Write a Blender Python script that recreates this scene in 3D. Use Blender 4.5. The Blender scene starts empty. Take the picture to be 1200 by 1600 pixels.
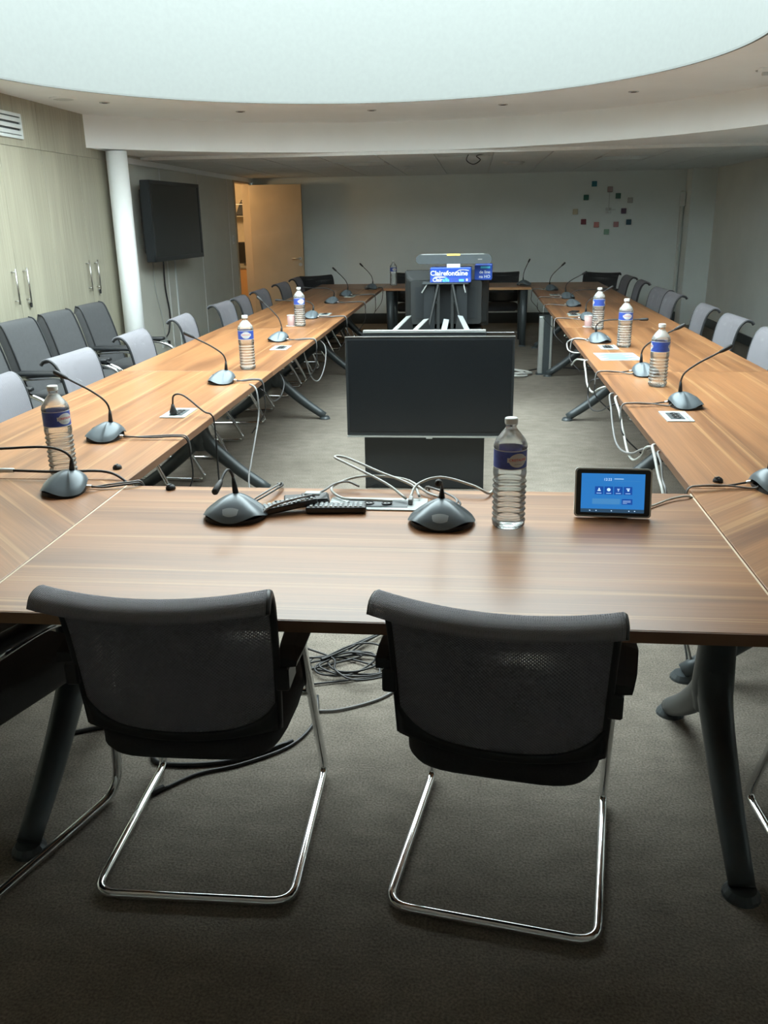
import bpy, bmesh, math, random
from mathutils import Vector, Matrix
random.seed(7)
S = bpy.context.scene
COL = S.collection
R = math.radians

# ------------------------------------------------------------------ camera
PITCH, YAW, ROLL, CAM_H, FPX = R(18.715), R(6.086), R(-0.965), 1.57, 1350.0
fw = Vector((-math.sin(YAW)*math.cos(PITCH), math.cos(YAW)*math.cos(PITCH), -math.sin(PITCH)))
rt = Vector((math.cos(YAW), math.sin(YAW), 0)); up = rt.cross(fw)
rt2 = rt*math.cos(ROLL) + up*math.sin(ROLL); up2 = up*math.cos(ROLL) - rt*math.sin(ROLL)
cd = bpy.data.cameras.new('camera'); cam = bpy.data.objects.new('camera', cd); COL.objects.link(cam)
cd.sensor_fit = 'VERTICAL'; cd.sensor_height = 24.0; cd.lens = FPX/1600.0*24.0
cd.clip_start = 0.05; cd.clip_end = 100
cam.matrix_world = Matrix(((rt2.x, up2.x, -fw.x, 0), (rt2.y, up2.y, -fw.y, 0), (rt2.z, up2.z, -fw.z, CAM_H), (0, 0, 0, 1)))
S.camera = cam

# ------------------------------------------------------------------ light
SKY_C = (-0.81, 5.36); SKY_R = 2.32; Z_UP = 2.48; Z_LOW = 2.19; WELL_TOP = 2.925; WELL_K = 0.155   # unseen well top, shaped higher at the far end to brighten the back wall
w = bpy.data.worlds.new('overcast_sky'); S.world = w; w.use_nodes = True
bg = w.node_tree.nodes['Background']
bg.inputs[0].default_value = (0.85, 0.985, 0.985, 1); bg.inputs[1].default_value = 6.2
S.view_settings.view_transform = 'Standard'; S.view_settings.look = 'None'
S.view_settings.exposure = 0.80; S.view_settings.gamma = 1.0; S.view_settings.use_curve_mapping = False

# ------------------------------------------------------------------ materials
def nm(name):
    m = bpy.data.materials.new(name); m.use_nodes = True
    return m, m.node_tree, m.node_tree.nodes['Principled BSDF']
def N(nt, t, **kw):
    n = nt.nodes.new(t)
    for k, v in kw.items(): setattr(n, k, v)
    return n
def rgb(c): return (c[0], c[1], c[2], 1)
def ramp(nt, stops):
    n = nt.nodes.new('ShaderNodeValToRGB'); e = n.color_ramp.elements
    while len(e) < len(stops): e.new(0.5)
    for i, (p, c) in enumerate(stops): e[i].position = p; e[i].color = rgb(c)
    return n
def plain(name, c, rough=0.5, metal=0.0, noise=0.0, nscale=30, bump=0.0, bscale=200, coat=0.0, spec=None):
    """plain colour with a little procedural mottling and fine relief"""
    m, nt, b = nm(name); L = nt.links
    b.inputs['Roughness'].default_value = rough; b.inputs['Metallic'].default_value = metal
    if coat: b.inputs['Coat Weight'].default_value = coat
    if spec is not None: b.inputs['Specular IOR Level'].default_value = spec
    tc = N(nt, 'ShaderNodeTexCoord')
    nz = N(nt, 'ShaderNodeTexNoise'); nz.inputs['Scale'].default_value = nscale; nz.inputs['Detail'].default_value = 3
    L.new(tc.outputs['Object'], nz.inputs['Vector'])
    k = noise if noise else 0.03
    r = ramp(nt, [(0.3, tuple(x*(1-k) for x in c)), (0.7, tuple(min(1, x*(1+k)) for x in c))])
    L.new(nz.outputs['Fac'], r.inputs['Fac']); L.new(r.outputs['Color'], b.inputs['Base Color'])
    if bump:
        n2 = N(nt, 'ShaderNodeTexNoise'); n2.inputs['Scale'].default_value = bscale
        L.new(tc.outputs['Object'], n2.inputs['Vector'])
        bp = N(nt, 'ShaderNodeBump'); bp.inputs['Strength'].default_value = bump; bp.inputs['Distance'].default_value = 0.002
        L.new(n2.outputs['Fac'], bp.inputs['Height']); L.new(bp.outputs['Normal'], b.inputs['Normal'])
    return m
def emis(name, c, s):
    m, nt, b = nm(name); b.inputs['Base Color'].default_value = rgb((0, 0, 0)); b.inputs['Roughness'].default_value = 0.3
    b.inputs['Emission Color'].default_value = rgb(c); b.inputs['Emission Strength'].default_value = s
    return m
def wood(name, dark, mid, light, rough=0.34, sx=0.55, sy=7.0):
    """laminate with the grain along local X: broad tone bands, pale streaks, fine lines"""
    m, nt, b = nm(name); L = nt.links
    tc = N(nt, 'ShaderNodeTexCoord'); oi = N(nt, 'ShaderNodeObjectInfo')
    cmb = N(nt, 'ShaderNodeCombineXYZ'); mul = N(nt, 'ShaderNodeMath', operation='MULTIPLY'); mul.inputs[1].default_value = 37.0
    L.new(oi.outputs['Random'], mul.inputs[0]); L.new(mul.outputs[0], cmb.inputs[0]); L.new(mul.outputs[0], cmb.inputs[1])
    add = N(nt, 'ShaderNodeVectorMath', operation='ADD'); L.new(tc.outputs['Object'], add.inputs[0]); L.new(cmb.outputs[0], add.inputs[1])
    def layer(scale, detail, dist=0.0):
        mp = N(nt, 'ShaderNodeMapping'); mp.inputs['Scale'].default_value = scale
        L.new(add.outputs[0], mp.inputs['Vector'])
        nz = N(nt, 'ShaderNodeTexNoise'); nz.inputs['Scale'].default_value = 1.0; nz.inputs['Detail'].default_value = detail
        nz.inputs['Distortion'].default_value = dist
        L.new(mp.outputs[0], nz.inputs['Vector']); return nz
    a = layer((sx, sy, 1), 4, 0.6); s = layer((sx*0.5, sy*3.6, 1), 1.5, 0.25); f = layer((sx*4, sy*22, 1), 3)
    r1 = ramp(nt, [(0.34, dark), (0.54, mid), (0.70, tuple(x*1.15 for x in mid))]); L.new(a.outputs['Fac'], r1.inputs['Fac'])
    r2 = ramp(nt, [(0.585, (0, 0, 0)), (0.64, (0.9, 0.9, 0.9)), (0.67, (0.15, 0.15, 0.15))]); L.new(s.outputs['Fac'], r2.inputs['Fac'])
    mx = N(nt, 'ShaderNodeMixRGB'); L.new(r2.outputs['Color'], mx.inputs['Fac']); L.new(r1.outputs['Color'], mx.inputs['Color1'])
    mx.inputs['Color2'].default_value = rgb(light)
    r3 = ramp(nt, [(0.3, (0.80, 0.80, 0.80)), (0.7, (1.08, 1.08, 1.08))]); L.new(f.outputs['Fac'], r3.inputs['Fac'])
    m2 = N(nt, 'ShaderNodeMixRGB', blend_type='MULTIPLY'); m2.inputs['Fac'].default_value = 1.0
    L.new(mx.outputs[0], m2.inputs['Color1']); L.new(r3.outputs['Color'], m2.inputs['Color2'])
    L.new(m2.outputs[0], b.inputs['Base Color']); b.inputs['Roughness'].default_value = rough
    return m
def carpet(name):
    m, nt, b = nm(name); L = nt.links
    tc = N(nt, 'ShaderNodeTexCoord')
    n1 = N(nt, 'ShaderNodeTexNoise'); n1.inputs['Scale'].default_value = 1.3; n1.inputs['Detail'].default_value = 5
    n2 = N(nt, 'ShaderNodeTexNoise'); n2.inputs['Scale'].default_value = 160; n2.inputs['Detail'].default_value = 2
    mp = N(nt, 'ShaderNodeMapping'); mp.inputs['Scale'].default_value = (9, 15, 1)
    n3 = N(nt, 'ShaderNodeTexNoise'); n3.inputs['Scale'].default_value = 1; n3.inputs['Detail'].default_value = 4
    L.new(tc.outputs['Object'], n1.inputs['Vector']); L.new(tc.outputs['Object'], n2.inputs['Vector'])
    L.new(tc.outputs['Object'], mp.inputs[0]); L.new(mp.outputs[0], n3.inputs['Vector'])
    r1 = ramp(nt, [(0.3, (0.192, 0.170, 0.142)), (0.7, (0.248, 0.222, 0.188))]); L.new(n1.outputs['Fac'], r1.inputs['Fac'])
    r2 = ramp(nt, [(0.3, (0.62, 0.62, 0.62)), (0.7, (1.25, 1.25, 1.25))]); L.new(n2.outputs['Fac'], r2.inputs['Fac'])
    r3 = ramp(nt, [(0.3, (0.86, 0.86, 0.86)), (0.7, (1.12, 1.12, 1.12))]); L.new(n3.outputs['Fac'], r3.inputs['Fac'])
    a = N(nt, 'ShaderNodeMixRGB', blend_type='MULTIPLY'); a.inputs[0].default_value = 1
    c = N(nt, 'ShaderNodeMixRGB', blend_type='MULTIPLY'); c.inputs[0].default_value = 1
    L.new(r1.outputs[0], a.inputs[1]); L.new(r2.outputs[0], a.inputs[2]); L.new(a.outputs[0], c.inputs[1]); L.new(r3.outputs[0], c.inputs[2])
    L.new(c.outputs[0], b.inputs['Base Color']); b.inputs['Roughness'].default_value = 0.95
    b.inputs['Specular IOR Level'].default_value = 0.15
    bp = N(nt, 'ShaderNodeBump'); bp.inputs['Strength'].default_value = 0.6; bp.inputs['Distance'].default_value = 0.004
    L.new(n2.outputs['Fac'], bp.inputs['Height']); L.new(bp.outputs[0], b.inputs['Normal'])
    return m
def net(name, c, hole, pitch):
    """open mesh fabric: a staggered grid of small see-through holes, laid out by UV in metres"""
    m, nt, b = nm(name); L = nt.links
    b.inputs['Base Color'].default_value = rgb(c); b.inputs['Roughness'].default_value = 0.75
    uv = N(nt, 'ShaderNodeUVMap'); sp = N(nt, 'ShaderNodeSeparateXYZ'); L.new(uv.outputs[0], sp.inputs[0])
    def cosw(out, p):
        a = N(nt, 'ShaderNodeMath', operation='MULTIPLY'); a.inputs[1].default_value = 2*math.pi/p
        L.new(out, a.inputs[0]); q = N(nt, 'ShaderNodeMath', operation='COSINE'); L.new(a.outputs[0], q.inputs[0]); return q
    cx, cy = cosw(sp.outputs[0], pitch*2), cosw(sp.outputs[1], pitch*1.5)
    mu = N(nt, 'ShaderNodeMath', operation='MULTIPLY'); L.new(cx.outputs[0], mu.inputs[0]); L.new(cy.outputs[0], mu.inputs[1])
    gt = N(nt, 'ShaderNodeMath', operation='GREATER_THAN'); gt.inputs[1].default_value = hole; L.new(mu.outputs[0], gt.inputs[0])
    bp = N(nt, 'ShaderNodeBump'); bp.inputs['Strength'].default_value = 0.5; bp.inputs['Distance'].default_value = 0.003; bp.invert = True
    L.new(mu.outputs[0], bp.inputs['Height']); L.new(bp.outputs[0], b.inputs['Normal'])
    inv = N(nt, 'ShaderNodeMath', operation='SUBTRACT'); inv.inputs[0].default_value = 1; L.new(gt.outputs[0], inv.inputs[1])
    L.new(inv.outputs[0], b.inputs['Alpha'])
    return m
def clear(name, tint, gl=0.18, body=0.06, refr=0.0, ribs=1.0):
    """thin clear plastic or water: transparent body, Fresnel gloss on the rim"""
    m, nt, b = nm(name); L = nt.links; nt.nodes.remove(b)
    out = nt.nodes['Material Output']
    tr = N(nt, 'ShaderNodeBsdfTransparent'); tr.inputs[0].default_value = rgb(tint)
    gs = N(nt, 'ShaderNodeBsdfGlossy'); gs.inputs['Roughness'].default_value = 0.08
    df = N(nt, 'ShaderNodeBsdfDiffuse'); df.inputs[0].default_value = (0.85, 0.88, 0.88, 1)
    lw = N(nt, 'ShaderNodeFresnel'); lw.inputs[0].default_value = 1.0+gl
    pw = N(nt, 'ShaderNodeMath', operation='MULTIPLY_ADD'); pw.inputs[1].default_value = 0.9; pw.inputs[2].default_value = 0.0
    L.new(lw.outputs[0], pw.inputs[0])
    base = tr
    if refr:
        rf = N(nt, 'ShaderNodeBsdfRefraction'); rf.inputs['IOR'].default_value = 1.33; rf.inputs['Roughness'].default_value = 0.02
        mr = N(nt, 'ShaderNodeMixShader'); mr.inputs[0].default_value = refr
        L.new(tr.outputs[0], mr.inputs[1]); L.new(rf.outputs[0], mr.inputs[2]); base = mr
    # sky light painted on the rib flanks: whitened facing up, darkened facing down
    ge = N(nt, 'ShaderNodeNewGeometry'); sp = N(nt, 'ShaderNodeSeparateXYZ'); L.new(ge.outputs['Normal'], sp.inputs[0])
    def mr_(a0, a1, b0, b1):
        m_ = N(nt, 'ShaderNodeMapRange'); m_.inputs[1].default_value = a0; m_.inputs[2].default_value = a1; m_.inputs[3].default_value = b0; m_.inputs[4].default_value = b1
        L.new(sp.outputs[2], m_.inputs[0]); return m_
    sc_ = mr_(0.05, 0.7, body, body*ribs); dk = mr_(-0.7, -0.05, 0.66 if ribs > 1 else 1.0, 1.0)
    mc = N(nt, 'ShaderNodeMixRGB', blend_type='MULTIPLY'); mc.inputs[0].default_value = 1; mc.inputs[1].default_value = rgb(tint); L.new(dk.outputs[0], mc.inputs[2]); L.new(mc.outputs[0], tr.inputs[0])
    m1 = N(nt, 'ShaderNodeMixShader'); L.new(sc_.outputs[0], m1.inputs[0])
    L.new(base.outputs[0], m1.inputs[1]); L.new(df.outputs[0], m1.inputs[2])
    m2 = N(nt, 'ShaderNodeMixShader'); L.new(pw.outputs[0], m2.inputs[0]); L.new(m1.outputs[0], m2.inputs[1]); L.new(gs.outputs[0], m2.inputs[2])
    L.new(m2.outputs[0], out.inputs['Surface'])
    return m

M = {}
M['plaster'] = plain('white_plaster', (0.90, 0.93, 0.94), 0.85, noise=0.02, nscale=3, bump=0.1, bscale=60)
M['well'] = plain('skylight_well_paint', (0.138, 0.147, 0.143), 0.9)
M['wall'] = plain('grey_wall_paint', (0.78, 0.84, 0.83), 0.85, noise=0.03, nscale=2, bump=0.15, bscale=90)
M['wallr'] = plain('warm_grey_wall_paint', (0.72, 0.75, 0.72), 0.85, noise=0.04, nscale=2, bump=0.15, bscale=90)
M['panel'] = plain('beige_wall_panel', (0.62, 0.62, 0.56), 0.6, noise=0.03, nscale=4)
M['tile'] = plain('ceiling_tile', (0.76, 0.81, 0.82), 0.9, noise=0.05, nscale=60, bump=0.3, bscale=150)
M['grid'] = plain('white_metal_grid', (0.76, 0.77, 0.76), 0.5)
M['maple'] = wood('pale_maple_laminate', (0.335, 0.318, 0.245), (0.360, 0.342, 0.265), (0.375, 0.357, 0.28), 0.45, 0.5, 5)
M['doorwood'] = wood('beech_door_veneer', (0.50, 0.40, 0.27), (0.55, 0.44, 0.30), (0.58, 0.47, 0.33), 0.45, 0.4, 5)
M['wood'] = wood('walnut_laminate', (0.190, 0.083, 0.036), (0.330, 0.152, 0.064), (0.46, 0.255, 0.114))
M['edge'] = wood('walnut_edge_band', (0.15, 0.075, 0.04), (0.20, 0.10, 0.055), (0.30, 0.17, 0.09), 0.4)  # walnut darkened: shade on the table edges is put into the colour
M['paleedge'] = plain('pale_edge_strip', (0.72, 0.58, 0.42), 0.5)
M['carpet'] = carpet('brown_carpet')
M['leg'] = plain('graphite_powder_coat', (0.060, 0.072, 0.078), 0.42, 0.25, noise=0.05)
M['chrome'] = plain('polished_chrome', (0.80, 0.81, 0.82), 0.10, 1.0)
M['steel'] = plain('brushed_steel', (0.55, 0.55, 0.54), 0.3, 1.0)
M['alu'] = plain('anodised_aluminium', (0.62, 0.66, 0.66), 0.35, 0.8)
M['net'] = net('grey_chair_net', (0.225, 0.220, 0.245), 0.74, 0.0042)
M['netblack'] = net('black_chair_net', (0.025, 0.027, 0.030), 0.62, 0.0042)
M['seat'] = plain('charcoal_seat_cloth', (0.030, 0.030, 0.034), 0.9, noise=0.15, nscale=200, bump=0.4, bscale=500)
M['plastic'] = plain('black_plastic', (0.018, 0.020, 0.023), 0.45, noise=0.05)
M['leather'] = plain('dark_grey_armchair_cloth', (0.058, 0.060, 0.064), 0.75, noise=0.06, nscale=40, bump=0.3, bscale=300)
M['mic'] = plain('blue_grey_microphone_shell', (0.110, 0.136, 0.154), 0.36, 0.2, noise=0.04)
M['micbtn'] = plain('pale_grey_button', (0.33, 0.37, 0.39), 0.4, 0.2)
M['black'] = plain('matt_black_rubber', (0.012, 0.013, 0.014), 0.6)
M['screen'] = plain('switched_off_screen', (0.010, 0.012, 0.014), 0.22, noise=0.02)
M['bezel'] = plain('dark_bezel', (0.020, 0.024, 0.027), 0.35)
M['tvback'] = plain('television_back', (0.012, 0.015, 0.016), 0.55)
M['white'] = plain('white_plastic', (0.60, 0.64, 0.64), 0.4)
M['cable'] = plain('grey_cable', (0.20, 0.20, 0.20), 0.5)
M['whitecable'] = plain('white_cable', (0.46, 0.47, 0.45), 0.5)
M['darkcable'] = plain('black_cable', (0.02, 0.021, 0.023), 0.45)
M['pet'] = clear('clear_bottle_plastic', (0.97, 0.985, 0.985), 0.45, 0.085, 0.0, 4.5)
M['water'] = clear('drinking_water', (0.97, 0.985, 0.985), 0.12, 0.0, 0.12)
M['blue'] = plain('blue_label_paper', (0.035, 0.075, 0.36), 0.4, noise=0.12, nscale=90)
M['whitepaper'] = plain('white_paper', (0.52, 0.57, 0.59), 0.7)
M['red'] = plain('red_print', (0.55, 0.05, 0.06), 0.6)
M['printblue'] = plain('pale_blue_print', (0.05, 0.15, 0.23), 0.6)
M['sheet'] = plain('printed_sheet_paper', (0.30, 0.35, 0.37), 0.7)
M['socket'] = plain('socket_white_plastic', (0.40, 0.45, 0.45), 0.4)
M['navy'] = plain('navy_print', (0.02, 0.03, 0.14), 0.6)
M['cyan'] = plain('cyan_print', (0.10, 0.62, 0.85), 0.5)
M['reamblue'] = plain('blue_ream_wrap', (0.015, 0.060, 0.34), 0.35)
M['yellow'] = plain('yellow_sticker', (0.80, 0.55, 0.12), 0.5)
M['pink'] = plain('pink_paper_cup', (0.42, 0.27, 0.26), 0.6)
M['scr_blue'] = emis('lit_blue_screen', (0.025, 0.185, 0.52), 0.62)
M['scr_tile'] = emis('lit_dark_blue_tile', (0.010, 0.075, 0.36), 0.6)
M['scr_white'] = emis('lit_white_glyph', (0.50, 0.70, 0.95), 0.75)
M['scr_pale'] = emis('lit_pale_panel', (0.06, 0.24, 0.52), 0.62)
M['scr_bar'] = emis('lit_status_bar', (0.02, 0.05, 0.09), 0.8)
M['warmwall'] = plain('cream_wall_paint', (0.72, 0.62, 0.46), 0.8)
M['orangewood'] = wood('orange_beech', (0.50, 0.27, 0.10), (0.56, 0.31, 0.12), (0.6, 0.36, 0.16), 0.4)
M['lampglow'] = emis('warm_lamp_shade', (1.0, 0.62, 0.25), 2.5)

# ------------------------------------------------------------------ geometry helpers
def obj(name, bm, mat, parent=None, loc=None, smooth=False, rot=None):
    me = bpy.data.meshes.new(name); bm.normal_update(); bm.to_mesh(me); bm.free()
    if mat: me.materials.append(M[mat] if isinstance(mat, str) else mat)
    if smooth:
        for p in me.polygons: p.use_smooth = True
    o = bpy.data.objects.new(name, me); COL.objects.link(o)
    if parent: o.parent = parent
    if loc is not None: o.location = loc
    if rot is not None: o.rotation_euler = rot
    return o
def tag(o, label, cat, group=None):
    o['label'] = label; o['category'] = cat
    if group: o['group'] = group
    return o
def thing(name, label, cat, loc=(0, 0, 0), rz=0, group=None):
    o = bpy.data.objects.new(name, None); COL.objects.link(o); o.empty_display_size = 0.05
    o.location = loc; o.rotation_euler = (0, 0, rz)
    return tag(o, label, cat, group)
def struct(name, bm, mat, smooth=False):
    o = obj(name, bm, mat, smooth=smooth); o['kind'] = 'structure'; return o
def copy_tree(o, parent=None):
    c = o.copy(); COL.objects.link(c); c.parent = parent
    for ch in list(o.children): copy_tree(ch, c)
    return c
def box(bm, x0, x1, y0, y1, z0, z1, bev=0.0, seg=1, mtx=None):
    n0 = len(bm.verts)
    g = bmesh.ops.create_cube(bm, size=1)
    vs = g['verts']
    for v in vs:
        v.co = Vector(((x0+x1)/2+v.co.x*(x1-x0), (y0+y1)/2+v.co.y*(y1-y0), (z0+z1)/2+v.co.z*(z1-z0)))
    if mtx is not None:
        for v in vs: v.co = mtx @ v.co
    if bev:
        es = set(e for v in vs for e in v.link_edges)
        bmesh.ops.bevel(bm, geom=list(es), offset=bev, segments=seg, profile=0.5, affect='EDGES')
    return bm
def B(*a, **k): return box(bmesh.new(), *a, **k)
def catmull(pts, k=6):
    P = [Vector(p) for p in pts]; P = [P[0]*2-P[1]] + P + [P[-1]*2-P[-2]]; out = []
    for i in range(1, len(P)-2):
        a, b, c, d = P[i-1:i+3]
        for j in range(k):
            t = j/k
            out.append(0.5*((2*b)+(c-a)*t+(2*a-5*b+4*c-d)*t*t+(3*b-a-3*c+d)*t**3))
    out.append(P[-2]); return out
def fillet(pts, r, k=5):
    P = [Vector(p) for p in pts]; out = [P[0]]
    for i in range(1, len(P)-1):
        a, b, c = P[i-1], P[i], P[i+1]
        u, v = (a-b), (c-b); rr = min(r, u.length*0.49, v.length*0.49)
        p, q = b+u.normalized()*rr, b+v.normalized()*rr
        for j in range(k+1):
            t = j/k; out.append(p*(1-t)**2 + b*2*t*(1-t) + q*t*t)
    out.append(P[-1]); return out
def tube(bm, pts, r, n=8, caps=True):
    P = [Vector(p) for p in pts]; rad = r if isinstance(r, (list, tuple)) else [r]*len(P)
    T = []
    for i in range(len(P)):
        t = (P[min(i+1, len(P)-1)] - P[max(i-1, 0)]);
        T.append(t.normalized() if t.length > 1e-9 else Vector((0, 0, 1)))
    ref = Vector((0, 0, 1)) if abs(T[0].z) < 0.9 else Vector((1, 0, 0))
    nrm = (ref - T[0]*ref.dot(T[0])).normalized(); rings = []
    for i, p in enumerate(P):
        if i:
            ax = T[i-1].cross(T[i])
            if ax.length > 1e-6: nrm = Matrix.Rotation(T[i-1].angle(T[i]), 3, ax.normalized()) @ nrm
            nrm = (nrm - T[i]*nrm.dot(T[i])).normalized()
        bn = T[i].cross(nrm)
        rings.append([bm.verts.new(p + (nrm*math.cos(2*math.pi*j/n) + bn*math.sin(2*math.pi*j/n))*rad[i]) for j in range(n)])
    for a, b in zip(rings, rings[1:]):
        for j in range(n): bm.faces.new((a[j], a[(j+1) % n], b[(j+1) % n], b[j]))
    if caps: bm.faces.new(rings[0][::-1]); bm.faces.new(rings[-1])
    return bm
def Tb(pts, r, n=8): return tube(bmesh.new(), pts, r, n)
def lathe(bm, prof, n=24, c=(0, 0, 0), cap0=True, cap1=True):
    rings = [[bm.verts.new((c[0]+r*math.cos(2*math.pi*j/n), c[1]+r*math.sin(2*math.pi*j/n), c[2]+z)) for j in range(n)] for z, r in prof]
    for a, b in zip(rings, rings[1:]):
        for j in range(n): bm.faces.new((a[j], a[(j+1) % n], b[(j+1) % n], b[j]))
    if cap0: bm.faces.new(rings[0][::-1])
    if cap1: bm.faces.new(rings[-1])
    return bm
def La(prof, n=24, **k): return lathe(bmesh.new(), prof, n, **k)
def prism(bm, pts, z0, z1):
    a = [bm.verts.new((x, y, z0)) for x, y in pts]; b = [bm.verts.new((x, y, z1)) for x, y in pts]; n = len(pts)
    bm.faces.new(a[::-1]); bm.faces.new(b)
    for i in range(n): bm.faces.new((a[i], a[(i+1) % n], b[(i+1) % n], b[i]))
    return bm
def rrect(x0, x1, y0, y1, r, k=4):
    out = []
    for cx, cy, a0 in ((x1-r, y1-r, 0), (x0+r, y1-r, 90), (x0+r, y0+r, 180), (x1-r, y0+r, 270)):
        for j in range(k+1):
            a = R(a0+90*j/k); out.append((cx+r*math.cos(a), cy+r*math.sin(a)))
    return out
def quad(pts):
    bm = bmesh.new(); bm.faces.new([bm.verts.new(p) for p in pts]); return bm
def grid_sheet(f, nu, nv, thick, uvscale=None):
    """sheet of points f(u,v), u,v in 0..1, given a thickness along its normals"""
    bm = bmesh.new(); uvl = bm.loops.layers.uv.new('UVMap')
    V = [[bm.verts.new(f(i/nu, j/nv)) for i in range(nu+1)] for j in range(nv+1)]
    for j in range(nv):
        for i in range(nu):
            fc = bm.faces.new((V[j][i], V[j][i+1], V[j+1][i+1], V[j+1][i]))
            if uvscale:
                for lp, (a, b) in zip(fc.loops, ((i, j), (i+1, j), (i+1, j+1), (i, j+1))):
                    lp[uvl].uv = (a/nu*uvscale[0], b/nv*uvscale[1])
    bm.normal_update()
    if thick: bmesh.ops.solidify(bm, geom=bm.faces[:], thickness=thick)
    return bm
def text(s, size, mat, parent, fn, name='lettering', align='CENTER', bold=0.0):
    """flat lettering turned into a mesh, its points put in place by fn(x, y)"""
    cu = bpy.data.curves.new('t', 'FONT'); cu.body = s; cu.size = size; cu.align_x = align; cu.align_y = 'CENTER'; cu.offset = bold
    cu.resolution_u = 3
    o = bpy.data.objects.new('t', cu); COL.objects.link(o)
    dg = bpy.context.evaluated_depsgraph_get(); me = bpy.data.meshes.new_from_object(o.evaluated_get(dg))
    bpy.data.objects.remove(o); bpy.data.curves.remove(cu)
    for v in me.vertices: v.co = fn(v.co.x, v.co.y)
    me.materials.clear(); me.materials.append(M[mat]); me.name = name
    q = bpy.data.objects.new(name, me); COL.objects.link(q)
    if parent: q.parent = parent
    return q

# ------------------------------------------------------------------ room shell
XL, XR, YB, YN = -3.44, 3.40, 13.90, -2.2
struct('floor', quad([(-6.2, YN, 0), (XR+0.2, YN, 0), (XR+0.2, 15.2, 0), (-6.2, 15.2, 0)]), 'carpet')
struct('wall_back', B(XL, XR+0.1, YB, YB+0.1, 0, 2.6), 'wall')
struct('wall_right', B(XR, XR+0.1, YN, YB, 0, 2.6), 'wallr')
struct('wall_near', B(-4.1, XR+0.1, YN-0.1, YN, 0, 2.6), 'wallr')
struct('wall_left_rear', B(-4.1, -4.0, YN, 8.42, 0, 2.6), 'panel')
bm = bmesh.new()                                  # left wall with the doorway
DY0, DY1, DH = 12.86, 13.69, 2.11
box(bm, XL-0.1, XL-0.012, 8.42, DY0, 0, 2.4); box(bm, XL-0.1, XL-0.012, DY1, YB+0.8, 0, 2.4); box(bm, XL-0.1, XL-0.012, DY0, DY1, DH, 2.4)
box(bm, -4.1, XL-0.012, 8.42, 8.5, 0, 2.4)
wl = struct('wall_left', bm, 'panel')
joints = [8.44, 9.78, 11.12, 12.46]               # tall wall panels with thin joints
for a, b in zip(joints, joints[1:]):
    obj('wall_panel', B(XL-0.012, XL, a+0.004, b-0.004, 0.10, 2.13, bev=0.002), 'panel', wl)
obj('wall_panel', B(XL-0.012, XL, 12.464, DY0-0.06, 0.10, 2.13, bev=0.002), 'panel', wl)
for y in (9.78, 11.12, 12.46):
    obj('joint_strip', B(XL-0.004, XL+0.004, y-0.012, y+0.012, 0.1, 2.13), 'grid', wl)
obj('cornice_strip', B(XL-0.012, XL+0.015, 8.42, YB, 2.13, 2.185), 'plaster', wl)
for nme, a in (('baseboard_left', (XL-0.01, XL+0.012, 8.44, DY0-0.06, 0, 0.10)), ('baseboard_back', (XL, XR, YB-0.014, YB, 0, 0.16)),
               ('baseboard_right', (XR-0.014, XR, YN, YB, 0, 0.12))):
    struct(nme, B(*a), 'leg')
pil = struct('trim_1', B(3.05, XR, 13.55, YB, 0, Z_LOW), 'wall')          # boxed-in corner
struct('trim_2', B(2.985, 3.02, 13.84, YB, 0.16, 1.90, bev=0.004), 'wallr')  # trunking beside it

# upper plaster ceiling with the round opening
def rect_hit(cx, cy, a, x0, x1, y0, y1):
    dx, dy = math.cos(a), math.sin(a); t = 1e9
    if dx > 1e-9: t = min(t, (x1-cx)/dx)
    if dx < -1e-9: t = min(t, (x0-cx)/dx)
    if dy > 1e-9: t = min(t, (y1-cy)/dy)
    if dy < -1e-9: t = min(t, (y0-cy)/dy)
    return cx+dx*t, cy+dy*t
RX0, RX1, RY0, RY1 = -4.1, XR+0.1, YN-0.1, 9.5
angs = sorted([2*math.pi*i/144 for i in range(144)] + [math.atan2(y-SKY_C[1], x-SKY_C[0]) % (2*math.pi) for x in (RX0, RX1) for y in (RY0, RY1)])
bm = bmesh.new(); inn = []; out = []
for a in angs:
    inn.append(bm.verts.new((SKY_C[0]+SKY_R*math.cos(a), SKY_C[1]+SKY_R*math.sin(a), Z_UP)))
    x, y = rect_hit(SKY_C[0], SKY_C[1], a, RX0, RX1, RY0, RY1); out.append(bm.verts.new((x, y, Z_UP)))
n = len(angs)
for i in range(n): bm.faces.new((inn[i], out[i], out[(i+1) % n], inn[(i+1) % n]))
ceil_up = struct('ceiling', bm, 'plaster')
bm = bmesh.new()
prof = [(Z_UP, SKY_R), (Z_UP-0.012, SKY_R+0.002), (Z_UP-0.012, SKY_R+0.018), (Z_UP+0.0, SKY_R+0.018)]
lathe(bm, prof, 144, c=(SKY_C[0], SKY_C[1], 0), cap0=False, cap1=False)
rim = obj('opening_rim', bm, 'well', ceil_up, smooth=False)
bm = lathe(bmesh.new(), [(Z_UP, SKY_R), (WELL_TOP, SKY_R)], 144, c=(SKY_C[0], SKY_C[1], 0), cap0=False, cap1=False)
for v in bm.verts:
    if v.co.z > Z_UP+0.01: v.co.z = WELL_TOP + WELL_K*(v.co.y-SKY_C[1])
struct('window_1', bm, 'well', smooth=True)

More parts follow.
